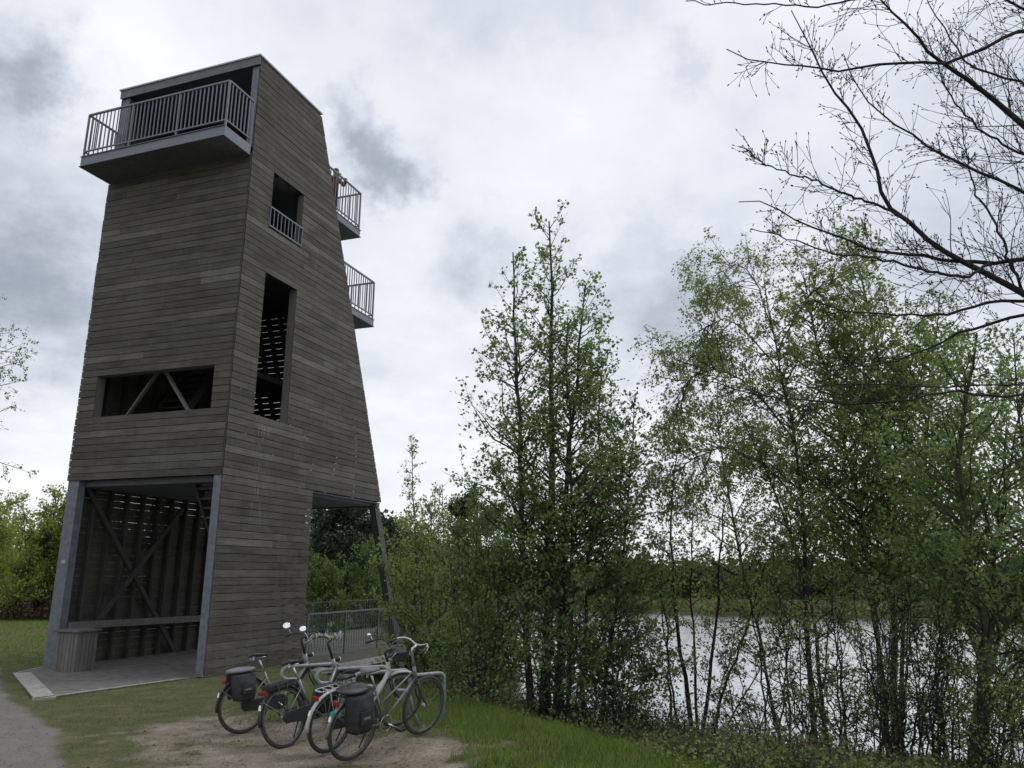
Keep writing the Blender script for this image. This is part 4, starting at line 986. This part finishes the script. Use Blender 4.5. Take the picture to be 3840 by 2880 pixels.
tree('birch_tree', 'slender birch leaning left at the edge of the drooping crown', 'tree', [
    ST([(1700,1640),(1655,1450),(1600,1200),(1560,1000),(1545,850),(1560,760)],18,.04)],
    lambda t: .35+1.2*min(1,(1-t)*2)**.8, 9, n2=8, l2=.5, up1=-.02, up2=-.3, n3=3, per=4, leaf=.05, t0=.3, leafm=M_leafB, bark=M_twig, droop=1.0)
tree('poplar_tree', 'broad dark green tree behind the drooping birch, reaching the bare limbs', 'tree', [
    ST([(1925,1640),(1930,1450),(1932,1200),(1925,1000),(1905,800),(1870,620),(1840,500)],17.5,.085),
    ST([(1915,1640),(1900,1400),(1870,1150),(1825,950),(1770,760),(1735,590)],17.2,.06),
    ST([(1940,1640),(1950,1400),(1975,1150),(2000,950),(2020,780),(2030,640)],18,.06)],
    lambda t: .45+2.1*min(1,(1-t)*2)**.8, 12, n2=10, l2=.38, n3=3, per=5, leaf=.08, t0=.3, up1=.04, leafm=M_leafA, bark=M_bark2)
tree('alder_tree', 'thick leaning trunk with forked limb rising at the right edge', 'tree', [
    ST([(2100,1659),(2112,1540),(2138,1410),(2128,1310),(2090,1200),(2070,1050),(2082,880),(2110,720)],13.2,.11),
    ST([(2112,1545),(2140,1400,13.2),(2180,1340,13.0),(2240,1280,12.8),(2300,1180,12.6)],13.2,.06),
    ST([(2100,1660),(2110,1560),(2140,1400),(2150,1200),(2180,1000),(2220,820)],13.8,.05)],
    lambda t: .45+1.7*min(1,(1-t)*2)**.8, 10, n2=9, l2=.4, n3=3, per=4, leaf=.074, t0=.28, up1=.04, leafm=M_leafA, bark=M_bark2)
tree('alder_tree', 'bushy tree partly cut by the right edge behind the leaning trunk', 'tree', [
    ST([(2230,1640),(2240,1400),(2230,1150),(2200,900),(2190,720)],17,.07), ST([(2330,1640),(2320,1300),(2310,1000),(2290,760)],18,.07)],
    lambda t: .5+2.0*min(1,(1-t)*2)**.8, 11, n2=8, l2=.4, n3=3, per=3, leaf=.08, t0=.15, up1=.04, leafm=M_leafA)
# thickets of thin stems in the lower right
def thicket(lab, x0, x1, ybase, ytop, d, n, lm, per=3, spread=80, r=.018, group=None, n1=5, name='thicket_shrub'):
    st_ = []
    for k in range(max(4,int(n*.85))):
        xb = random.uniform(x0, x1)*.6+(x0+x1)/2*.4; xt = xb+random.gauss(0, spread); yt = ytop+random.uniform(-60,160); dd = d+random.uniform(-.6,.6)
        st_.append(ST([(xb,ybase,dd),(xb*.6+xt*.4+random.gauss(0,10),ybase*.55+yt*.45,dd),(xt,yt,dd+random.uniform(-.6,.6))],dd,r*random.uniform(.6,1.4)))
    return tree(name, lab, 'shrub', st_, lambda t: .2+.55*(1-t)**.5, n1, n2=5, l2=.5, n3=2, per=per, leaf=.05, t0=.1, up1=.08, leafm=lm, bark=M_dtwig, wob=.2, rscale=1.2, group=group)
thicket('thin stemmed shrub fanning up beside the pale birch trunk', 1690, 1830, 1650, 1280, 13.5, 9, M_leafB, 2)
thicket('twiggy shrub in front of the dark green tree, between birch and leaning trunk', 1880, 2040, 1655, 1270, 12.8, 12, M_leafD, 2, 60)
thicket('twiggy shrub at the foot of the leaning trunk by the right edge', 2080, 2230, 1659, 1380, 12.2, 12, M_leafB, 3, 60)
thicket('small leafy shrub behind the leaning trunk near the shore', 1980, 2120, 1640, 1330, 15.5, 9, M_leafB, 3, 60)
thicket('arching half bare shrub left of the birch foot', 1580, 1700, 1655, 1400, 13.0, 6, M_dry, 1, 70, .012)
thicket('leafy shrub between the birch foot and the mossy trunks', 1790, 1900, 1650, 1250, 14.5, 9, M_leafA, 3, 60)

thicket('thin dark stemmed shrub in front of the far island, left of the pale birch', 1600, 1760, 1640, 1180, 15.5, 8, M_leafB, 2, 70)
thicket('tangled shrub under the dark green tree, close to the water', 1850, 1990, 1640, 1180, 15.8, 11, M_leafA, 2, 70)
thicket('sparse leafy shrub just left of the leaning trunk foot', 1990, 2090, 1650, 1200, 14.2, 9, M_leafB, 2, 60)
thicket('leafy shrub cut by the right edge of the frame near the water', 2150, 2260, 1640, 1200, 15, 10, M_leafA, 3, 60)
# brambles and rough growth along the bank
def scatter_patch(name, lab, poly_fn, n, hmax, lm, leaf, kind='stuff', twigm=None, lean=.5):
    P = poly_fn(n); z = height(P); base = np.column_stack([P, z-.02])
    d = norm(rng.normal(size=base.shape)*np.array([lean,lean,0])+np.array([0,0,1.])); L = hmax*rng.uniform(.35,1,len(base))*np.clip(fbm(P,.8,3,61)*3.2-.75,.25,1.8)
    b1 = polyl(base, d, L, 5, .28, -.03); nb = NB(); V, F = tubes_np(b1, np.full(len(b1),.004), np.full(len(b1),.0018), 3); nb.add(V, F)
    lf = NB(); put_leaves(lf, b1, 7, leaf, .045, .2, .15)
    o = nb.obj(name, twigm or M_twig, None, kind=kind, label=lab)
    lf.obj('leaves', lm, o, kind='stuff'); return o
def bank(front=0.0, xmax=9.5, hcut=None):
    def f(n):
        x = rng.uniform(-1.6, xmax, n*4); sh = np.interp(x, [-2.2,0,2,4.5,8,14], [22.5,19.6,18.4,16.8,15.3,13.2])
        lo = np.interp(x, [-1.6,-.4,.6,1.6,2.6,5,9], [15.5,14.2,12.3,10.6,9.2,8.7,8.4])+front+(fbm(np.column_stack([x,x*0]),.9,4,77)-.5)*4.2
        y = rng.uniform(0,1,n*4)*(sh-7.5)+7.5; k = y > lo
        if hcut is not None: k &= (y < lo+hcut)
        return np.column_stack([x[k], y[k]])[:n]
    return f
scatter_patch('bramble_thicket', 'dark bramble growth covering the lake bank below the trees', bank(.2), 6500, .42, M_leafD, .055)
scatter_patch('bank_weeds', 'brown twiggy growth low on the bank under the alders', bank(.3), 4200, .55, M_dry, .035, twigm=M_dtwig, lean=.9)
scatter_patch('bank_nettles', 'brighter green weeds along the front of the bank growth', bank(-.2, 9, 1.3), 1300, .35, M_leafB, .05)
def tallpart(n):
    x = rng.uniform(-1.5, 3.6, n); sh = np.interp(x, [-2.2,0,2,4.5], [22.5,19.6,18.4,16.8]); return np.column_stack([x, sh-rng.uniform(.8, 3.6, n)])
scatter_patch('undergrowth', 'waist high brown and green undergrowth at the feet of the alders', tallpart, 2600, 1.15, M_leafD, .055, twigm=M_dtwig, lean=.7)
# grass
def blades(name, lab, P, h, m, w=.006, lean=.35):
    z = height(P); N = len(P); hh = h*rng.uniform(.45,1.2,N); a = rng.uniform(0,2*PI,N); dx = np.stack([np.cos(a),np.sin(a),np.zeros(N)],1)
    b0 = np.column_stack([P, z-.01]); ln = np.stack([rng.normal(size=N)*lean, rng.normal(size=N)*lean, np.ones(N)],1); ln = norm(ln)
    mid = b0+ln*hh[:,None]*.55; tip = mid+norm(ln+np.stack([rng.normal(size=N)*lean,rng.normal(size=N)*lean,np.zeros(N)],1))*hh[:,None]*.5
    V = np.stack([b0-dx*w, b0+dx*w, mid+dx*w*.7, mid-dx*w*.7, tip],1).reshape(-1,3); b = np.arange(N)[:,None]*5
    nb = NB(); nb.add(V, b+np.array([[0,1,2,3]])); nb.F.append(b+np.array([[3,2,4]])); return nb.obj(name, m, None, kind='stuff', label=lab)
def cand(n, x0, x1, y0, y1): return np.column_stack([rng.uniform(x0,x1,n), rng.uniform(y0,y1,n)])
ap_w = np.array([wl(*p)[:2] for p in apr]); tf_w = np.array([wl(*p)[:2] for p in [(.03,-.03),(-Wd-.04,-.03),(-Wd-.04,6.9),(.03,6.9)]])
def keep(P, f): 
    P = P[f(P) > rng.uniform(0,1,len(P))]; return P[~inside(P, ap_w) & ~inside(P, tf_w) & ~inside(P, lake) & (path_mask(P) < .3)]
P = keep(cand(130000,-12,6,6.6,20), lambda P: (1-sand_mask(P)*.93)*np.clip(fbm(P,1.4,3,40)*2.6-.6,.08,1))
blades('lawn', 'short worn grass around the tower and cycle stands', P, .045, M_lawn, .0045, .6)
P = keep(cand(60000,-1.4,4,6.8,15), lambda P: wetgrass_mask(P)*np.clip((np.interp(P[:,0],[-1.6,-.4,.6,1.6,2.6,5],[16.5,15.2,13.3,11.4,9.4,8.3])-P[:,1])/.8,0,1)*np.clip(fbm(P,.9,3,50)*2.4-.4,.1,1)*np.clip(1.4-sand_mask(P)*1.4,0,1))
blades('long_grass', 'lush green grass right of the cycle stands', P, .17, M_blade, .005, .4)
P = keep(cand(9000,-3.6,0,11,15.5), lambda P: np.clip(1-sand_mask(P)*1.2,0,1))
blades('tufted_grass', 'taller grass behind the cycle stands beside the tower wall', P, .16, M_blade, .005, .35)
P = keep(cand(60000,-34,-9,19,39), lambda P: np.ones(len(P))*.9)
blades('far_lawn', 'mown green lawn between the path and the willow hedge', P, .09, M_blade, .012, .4)
# twigs and debris on the sand
P = cand(420,-4.5,.2,7,12); P = P[sand_mask(P) > .5]; nb = NB(); z = height(P)
dd = np.column_stack([rng.normal(size=(len(P),2)), np.zeros(len(P))]); bb_ = polyl(np.column_stack([P, z+.004]), dd, rng.uniform(.02,.12,len(P)), 4, .3, 0); bb_[:,:,2] = (z+.006)[:,None]
V, F = tubes_np(bb_, np.full(len(P),.0025), np.full(len(P),.0015), 4); nb.add(V, F); nb.obj('fallen_twigs', M_bark, None, kind='stuff', label='small twigs strewn over the bare sand')

def pebbles(name, lab, P, m, r):
    z = height(P); N = len(P); rr = r*rng.uniform(.4,1.3,N)[:,None]; c_ = np.column_stack([P, z+rr[:,0]*.3])
    D = np.array([(1,0,0),(0,1,0),(-1,0,0),(0,-1,0),(0,0,.6),(0,0,-.6)]); a = rng.uniform(0,6.28,N); ca, sa = np.cos(a), np.sin(a)
    V = np.stack([np.stack([(d[0]*ca-d[1]*sa)*1.2, (d[0]*sa+d[1]*ca)*.85, np.full(N,d[2])],1)*rr for d in D],1)+c_[:,None,:]
    b = np.arange(N)[:,None]*6; nb = NB(); nb.add(V.reshape(-1,3), b+np.array([[0,1,4]]))
    for t_ in ((1,2,4),(2,3,4),(3,0,4),(1,0,5),(2,1,5),(3,2,5),(0,3,5)): nb.F.append(b+np.array([t_]))
    return nb.obj(name, m, None, kind='stuff', label=lab)
M_peb = simple('mixed_gravel', (.20,.19,.175), .85, 0, .45, 3, .2)
P = cand(30000,-12,-3,7,19); P = P[path_mask(P) > .9][:9000]; pebbles('path_gravel', 'loose gravel on the path at the lower left', P, M_peb, .009)
P = cand(14000,-6,.5,7,12.5); P = P[(sand_mask(P) > .3)][:4500]; pebbles('sand_gravel', 'small stones on the bare sand', P, M_peb, .007)
P = cand(2600,-9,1,7,13); P = P[(sand_mask(P) > .15)&(sand_mask(P) < .9)&~inside(P, ap_w)&(path_mask(P) < .2)]
a_ = norm(np.column_stack([rng.normal(size=(len(P),2)), rng.normal(size=len(P))*.2])); V, F = leaves_np(np.column_stack([P, height(P)+.008]), a_, norm(rng.normal(size=a_.shape)*.3+np.array([0,0,1.])), .04*rng.uniform(.6,1.2,len(P)))
nb = NB(); nb.add(V, F); nb.obj('leaf_litter', M_dry, None, kind='stuff', label='dry leaf litter at the edge of the sand')

# willow hedge far left
for i, (x, y, h, w) in enumerate([(-29.5,40,6.3,2.6),(-25.6,39,6.5,2.6),(-22.4,38,5.9,2.3),(-19.6,38.5,6.4,2.4),(-33,42,7,3)]):
    z0 = float(height(np.array([[x,y]]))[0]); sts = []
    for k in range(9):
        a = random.uniform(0,6.28); r = random.uniform(.2,1)*w*.75
        sts.append((np.array([(x+random.gauss(0,.3),y+random.gauss(0,.3),z0),(x+r*.5*math.cos(a),y+r*.5*math.sin(a),z0+h*.5),(x+r*math.cos(a),y+r*math.sin(a),z0+h*random.uniform(.7,1))]),.05))
    lab = ['yellow green willow bush, second from the left end of the hedge','yellow green willow bush at the left edge, tallest of the hedge','lower willow bush in the middle of the far hedge','willow bush half hidden behind the left tower post','leftmost willow bush, mostly outside the frame'][i]
    tree('willow_bush', lab, 'bush', sts, lambda t: .5+1.2*(1-t)**.5, 6, n2=6, l2=.45, n3=3, per=4, leaf=.13, t0=.02, up1=.1, leafm=M_leafW, bark=M_twig, group='willow hedge beyond the lawn', rscale=1.6, spread=.10)
    P = np.column_stack([rng.uniform(x-2.4,x+2.4,900), rng.uniform(y-2.6,y-.5,900)])
P = np.column_stack([rng.uniform(-36,-16,3500), rng.uniform(36,41,3500)])
scatter_patch('hedge_undergrowth', 'dry undergrowth at the foot of the willow hedge', lambda n: P, 0, 1.4, M_dry, .12)
# tree at the far left whose hanging twigs reach into the frame
bxy = at(-264, 1400, 20)
tree('birch_tree', 'dark tree at the left edge with only a few twig ends in view', 'tree', [
    (np.array([(bxy[0],bxy[1],0),(bxy[0]+.1,bxy[1],3),(bxy[0],bxy[1],7),(bxy[0]-.1,bxy[1],11)]),.13)],
    lambda t: (2.4 if t < .74 else 1.1), 9, ang=(70,95), n2=9, l2=.22, up2=-.2, n3=3, per=6, leaf=.058, t0=.32, up1=-.03, leafm=M_leafA, bark=M_bark, droop=.6)
# behind the tower, under the overhang
def cluster_tree(name, lab, cat, px_, py0, py1, d, w, lm, leaf, n=6, bark=None, **kw):
    b0 = at(px_, py0, d); tp = at(px_, py1, d); z0 = float(height(b0[None,:2])[0]); h = tp[2]-z0; sts = []
    for k in range(n):
        a = random.uniform(0,6.28); r = random.uniform(.1,1)*w*.5
        sts.append((np.array([(b0[0],b0[1],z0),(b0[0]+r*.5*math.cos(a),b0[1]+r*.5*math.sin(a),z0+h*.5),(b0[0]+r*math.cos(a),b0[1]+r*math.sin(a),z0+h*random.uniform(.75,1))]),.03+.004*d/10))
    return tree(name, lab, cat, sts, lambda t: w*(.12+.34*(1-t)**.6), 5, n2=6, l2=.45, n3=3, per=4, leaf=leaf, t0=.05, up1=.1, leafm=lm, bark=bark or M_twig, rscale=1.3, spread=.05, **kw)
cluster_tree('green_bush','fresh green bush seen under the tower overhang, left part','bush',700,1330,1185,30,3.0,M_leafG,.095)
cluster_tree('green_bush','fresh green bush seen under the tower overhang, beside the raking leg','bush',790,1330,1160,33,3.2,M_leafG,.10)
cluster_tree('green_bush','pale green bush right of the raking leg behind the jetty railing','bush',880,1330,1100,27,3.0,M_leafB,.085)
cluster_tree('green_bush','tall mid green bush behind the thin sapling','bush',970,1330,1050,28,3.6,M_leafG,.09)
cluster_tree('green_bush','dark green bush on the point behind the alders','bush',1060,1320,1100,32,3.8,M_leafA,.10)
def pine(lab, px_, pyb, pyt, d, w, seed):
    b0 = at(px_, pyb, d); z0 = float(height(b0[None,:2])[0]); tp = at(px_, pyt, d); h = tp[2]-z0
    root = empty('pine_tree', (b0[0],b0[1],z0), label=lab, cat='tree'); wb = NB(); lf = NB()
    q = resample([(0,0,0),(.2,0,h*.5),(-.1,.1,h*.97)], 10)
    V, F = tubes_np(q[None], np.array([.22]), np.array([.05]), 8); wb.add(V, F)
    k = 26; t = rng.uniform(.35,.97,k); pos, tg = sample(q[None], np.zeros(k,int), t); a = rng.uniform(0,2*PI,k)
    L = w*.5*(1.1-(t-.35)*.9)*rng.uniform(.6,1.1,k); dr = np.stack([np.cos(a),np.sin(a),rng.uniform(.05,.6,k)],1)
    b1 = polyl(pos, dr, L, 6, .18, .06); V, F = tubes_np(b1, np.full(k,.07), np.full(k,.02), 5); wb.add(V, F)
    pid = np.repeat(np.arange(k),9); p2, g2 = sample(b1, pid, rng.uniform(.35,1,len(pid))); b2 = polyl(p2, g2+rperp(g2)*.9+np.array([0,0,.3]), rng.uniform(.4,.9,len(pid)), 4, .25, .1)
    V, F = tubes_np(b2, np.full(len(b2),.018), np.full(len(b2),.008), 3); wb.add(V, F)
    put_leaves(lf, b2, 60, .17, .16, 0, .1, .2); wb.obj('trunk', M_dtwig, root, True); lf.obj('crown', M_pine, root, kind='stuff')
pine('dark pine with spreading crown framed under the tower overhang', 728, 1320, 1100, 46, 6.0, 1)
pine('second dark pine close behind the raking leg', 790, 1320, 1128, 52, 6.0, 2)
pine('dark pine top showing between sapling and slim alder', 1030, 1310, 1085, 50, 6.0, 3)

# ------------------------------------------------------------------ far shore, island
def blob_forest(name, lab, X_, Y_, Hh, Wd_, m, leaf, per, kind='stuff'):
    Pn = []; base = height(np.column_stack([X_, Y_]))
    for x, y, h, w, z0 in zip(X_, Y_, Hh, Wd_, base):
        z0 = max(z0, WATER); n = per; u = norm(rng.normal(size=(n,3)))*rng.uniform(.35,1,(n,1))**.4
        u = u*(1+.28*np.sin(u[:,[1,2,0]]*5+x)); Pn.append(np.column_stack([x+u[:,0]*w, y+u[:,1]*w, z0+h*.5+u[:,2]*h*.52]))
    P = np.concatenate(Pn); a = norm(rng.normal(size=P.shape)); nn = norm(rng.normal(size=P.shape)+np.array([0,-.3,.6]))
    lf = NB(); V, F = leaves_np(P, a, nn, leaf*rng.uniform(.6,1.3,len(P))); lf.add(V, F); return lf.obj(name, m, None, kind=kind, label=lab)
n = 120; X_ = rng.uniform(-30,150,n); Y_ = np.interp(X_, [-30,0,120,150],[139,142,141,138])+rng.uniform(0,12,n)
blob_forest('far_shore_wood', 'low dark wood along the far shore of the lake', X_, Y_, rng.uniform(3.6,5.2,n)*np.interp(X_,[-30,40,150],[1.15,1.05,.85]), rng.uniform(2.6,4.6,n), M_far, .62, 620)
n = 110; X_ = rng.uniform(-100,220,n); Y_ = rng.uniform(152,175,n)
blob_forest('far_wood_behind', 'second row of far trees behind the shore wood', X_, Y_, rng.uniform(5.5,7,n), rng.uniform(4,6,n), M_far, 1.0, 380)
n = 90; X_ = rng.uniform(-5,90,n); Y_ = np.interp(X_, [-6,10,25,41,60,80,95],[87,81,73,62,53,51,66])+rng.uniform(.5,9,n)
blob_forest('island_scrub', 'olive scrub covering the low island in the lake', X_, Y_, rng.uniform(.4,1.05,n), rng.uniform(1.5,3.0,n), M_reed, .22, 420)
n = 60; X_ = rng.uniform(-34,-8,n); Y_ = rng.uniform(60,100,n)
blob_forest('left_shore_wood', 'dense mixed wood on the shore behind the tower', X_, Y_, rng.uniform(5,8,n), rng.uniform(2.5,4,n), M_far, .5, 600)
n = 50; X_ = rng.uniform(-70,-36,n); Y_ = rng.uniform(38,70,n)
blob_forest('left_far_wood', 'wood beyond the willow hedge at the left', X_, Y_, rng.uniform(5,7,n), rng.uniform(2.5,4,n), M_leafW, .45, 500)

# ------------------------------------------------------------------ bare tree reaching in from the upper right
def bare_tree():
    d0 = 9.6; tb = at(2780, 1600, d0); root = empty('bare_tree', (tb[0], tb[1], float(height(tb[None,:2])[0])), label='leafless tree at the upper right whose dark limbs sweep across the sky', cat='tree')
    off = np.array([tb[0], tb[1], root.location.z])
    trunk = [np.array([tb[0],tb[1],off[2]-.1]), np.array([tb[0]+.05,tb[1],2.5]), np.array([tb[0]-.1,tb[1]+.1,5.0]), np.array([tb[0]+.1,tb[1],7.6]), np.array([tb[0],tb[1],10])]
    wb = NB(); tw_ = NB(); bd = NB()
    def add(pl, r0, r1, n=8, P=22, wob=.012):
        q = resample(np.array(pl)-off, P); q[1:-1] += rng.normal(size=q[1:-1].shape)*wob
        V, F = tubes_np(q[None], np.array([r0]), np.array([r1]), n); wb.add(V, F); return q
    add(trunk, .19, .08)
    limbs = [ # (points in photo pixels, distance left, distance right, radius at the trunk, sub-branch length, number)
        ([(2760,640),(2520,500),(2330,372),(2212,269),(2155,223),(2103,181),(2051,150),(2016,122),(1981,84),(1946,38),(1894,0),(1850,-60)],8.6,9.6,.075,.9,34),
        ([(2740,320),(2500,230),(2330,120),(2212,56),(2160,90),(2120,105),(2060,135),(2020,150),(1998,129),(1929,140),(1841,150),(1789,154),(1719,141),(1625,134),(1573,108)],8.2,9.5,.04,.55,30),
        ([(2760,900),(2520,800),(2330,705),(2212,633),(2120,591),(2082,567),(2033,543),(1998,518),(1963,483),(1911,447),(1894,394),(1890,349),(1873,300),(1855,258),(1820,220),(1800,195),(1768,147),(1747,105),(1711,26)],8.8,9.6,.062,.7,44),
        ([(1963,483),(1911,447),(1841,424),(1806,412),(1772,394),(1719,379),(1684,366),(1642,345),(1604,319)],8.7,8.9,.018,.42,20),
        ([(2740,760),(2500,600),(2330,480),(2212,414),(2120,373),(2068,349),(2030,331),(1984,304),(1929,265),(1894,240),(1860,202),(1834,175),(1824,122)],9.3,9.7,.04,.7,32),
        ([(1998,-120),(1900,-40),(1859,0),(1789,12),(1737,14),(1649,5),(1614,12),(1562,2),(1527,9),(1485,2)],8.0,8.6,.016,.3,12),
        ([(2760,700),(2500,600),(2330,565),(2212,557),(2138,571),(2086,567),(2033,560),(1981,551),(1894,546),(1859,532),(1824,511),(1789,501),(1754,494),(1719,483),(1684,455),(1653,434),(1600,436)],9.0,9.6,.045,.5,34),
        ([(2138,571),(2086,600),(1998,588),(1929,563),(1869,553),(1806,550),(1754,534),(1698,511),(1625,495)],8.4,9.0,.02,.45,20),
        ([(2760,820),(2500,740),(2330,690),(2212,675),(2155,693),(2103,707),(1998,752),(1946,776),(1894,787),(1800,800)],9.4,9.7,.04,.5,22),
        ([(2760,760),(2500,690),(2330,650),(2212,647),(2103,661),(2033,682),(1981,682),(1929,679),(1876,679),(1800,672),(1740,640)],8.9,9.6,.035,.5,22),
        ([(2760,980),(2500,900),(2330,860),(2212,853),(2138,860),(2086,846),(2033,846),(1981,857),(1929,874),(1894,874),(1859,871),(1754,864),(1649,860),(1562,832),(1503,822)],8.6,9.6,.024,.45,28),
        ([(2760,900),(2500,850),(2330,830),(2212,827),(2103,836),(1998,832),(1946,836),(1859,827),(1789,836),(1700,840)],9.4,9.7,.017,.45,18),
        ([(2740,150),(2500,120),(2330,40),(2212,20),(2150,-10),(2080,-40)],9.0,9.5,.05,.8,20),
        ([(2740,420),(2500,330),(2330,290),(2250,230),(2212,170),(2130,160),(2075,130),(2040,60),(2010,20),(1990,-40)],9.8,9.8,.035,.75,26),
        ([(2212,633),(2180,560),(2150,480),(2110,420),(2090,350),(2080,270)],9.2,9.2,.02,.6,18),
        ([(2330,372),(2260,330),(2200,330),(2140,300),(2080,240),(2040,190),(2000,60)],9.9,9.6,.022,.7,24)]
    for pts, dl, dr_, r, sl_, nb_ in limbs:
        xs_ = np.array([p[0] for p in pts], float); x0, x1 = xs_.min(), xs_.max()
        wob_ = random.uniform(-.3,.3)
        pl = [at(p[0], p[1], dl+(dr_-dl)*(p[0]-x0)/(x1-x0)+.25*math.sin(p[0]*.01+wob_*9)) for p in pts]
        if pts[0][0] > 2600:
            s0 = np.array([tb[0], tb[1], max(2.2, pl[0][2]-.8)]); pl = [s0]+pl[1:]
        q = add(pl, r*1.05, .0055, 8 if r > .03 else 6, 30, .012)
        L = np.linalg.norm(np.diff(q,axis=0),axis=1).sum(); nn_ = int(nb_*1.9)
        t = rng.uniform(.2 if pts[0][0] > 2600 else .05, .95, nn_); p, g = sample(q[None], np.zeros(nn_,int), t)
        A = np.radians(rng.uniform(35,70,nn_))[:,None]; d = norm(g*np.cos(A)+rperp(g)*np.sin(A)*np.array([1,.7,1])+np.array([0,0,.18]))
        Ls = sl_*rng.uniform(.3,1.7,nn_)*(1.15-.8*t); b1 = polyl(p, d, Ls, 8, .10, .035)
        V, F = tubes_np(b1, np.clip(Ls*.009,.0042,.012), np.full(nn_,.0028), 5); tw_.add(V, F)
        pid = np.repeat(np.arange(nn_), 3); p2, g2 = sample(b1, pid, rng.uniform(.2,1,len(pid)))
        A = np.radians(rng.uniform(30,60,len(pid)))[:,None]; d2 = g2*np.cos(A)+rperp(g2)*np.sin(A); L2 = Ls[pid]*.6*rng.uniform(.3,1.2,len(pid))
        b2 = polyl(p2, d2+np.array([0,0,.15]), L2, 6, .09, .04); V, F = tubes_np(b2, np.full(len(pid),.0036), np.full(len(pid),.0024), 4); tw_.add(V, F)
        pid = np.arange(0, len(b2), 3); p3, g3 = sample(b2, pid, rng.uniform(.2,.9,len(pid)))
        b3 = polyl(p3, g3+rperp(g3)*.8, L2[pid]*.35, 4, .10, .05); V, F = tubes_np(b3, np.full(len(pid),.004), np.full(len(pid),.003), 3); tw_.add(V, F)
        tips = np.concatenate([b1[:,-1], b2[:,-1], q[-1:]]); tg_ = np.concatenate([b1[:,-1]-b1[:,-2], b2[:,-1]-b2[:,-2], q[-1:]-q[-2:-1]])
        bb2 = np.stack([tips, tips+norm(tg_)*.014, tips+norm(tg_)*.03],1); V, F = tubes_np(bb2, np.full(len(tips),.009), np.full(len(tips),.003), 5); bd.add(V, F)
    wb.obj('trunk', M_dtwig, root, True); tw_.obj('twigs', M_dtwig, root, False, kind='stuff'); bd.obj('buds', M_dtwig, root, False, kind='stuff')
bare_tree()
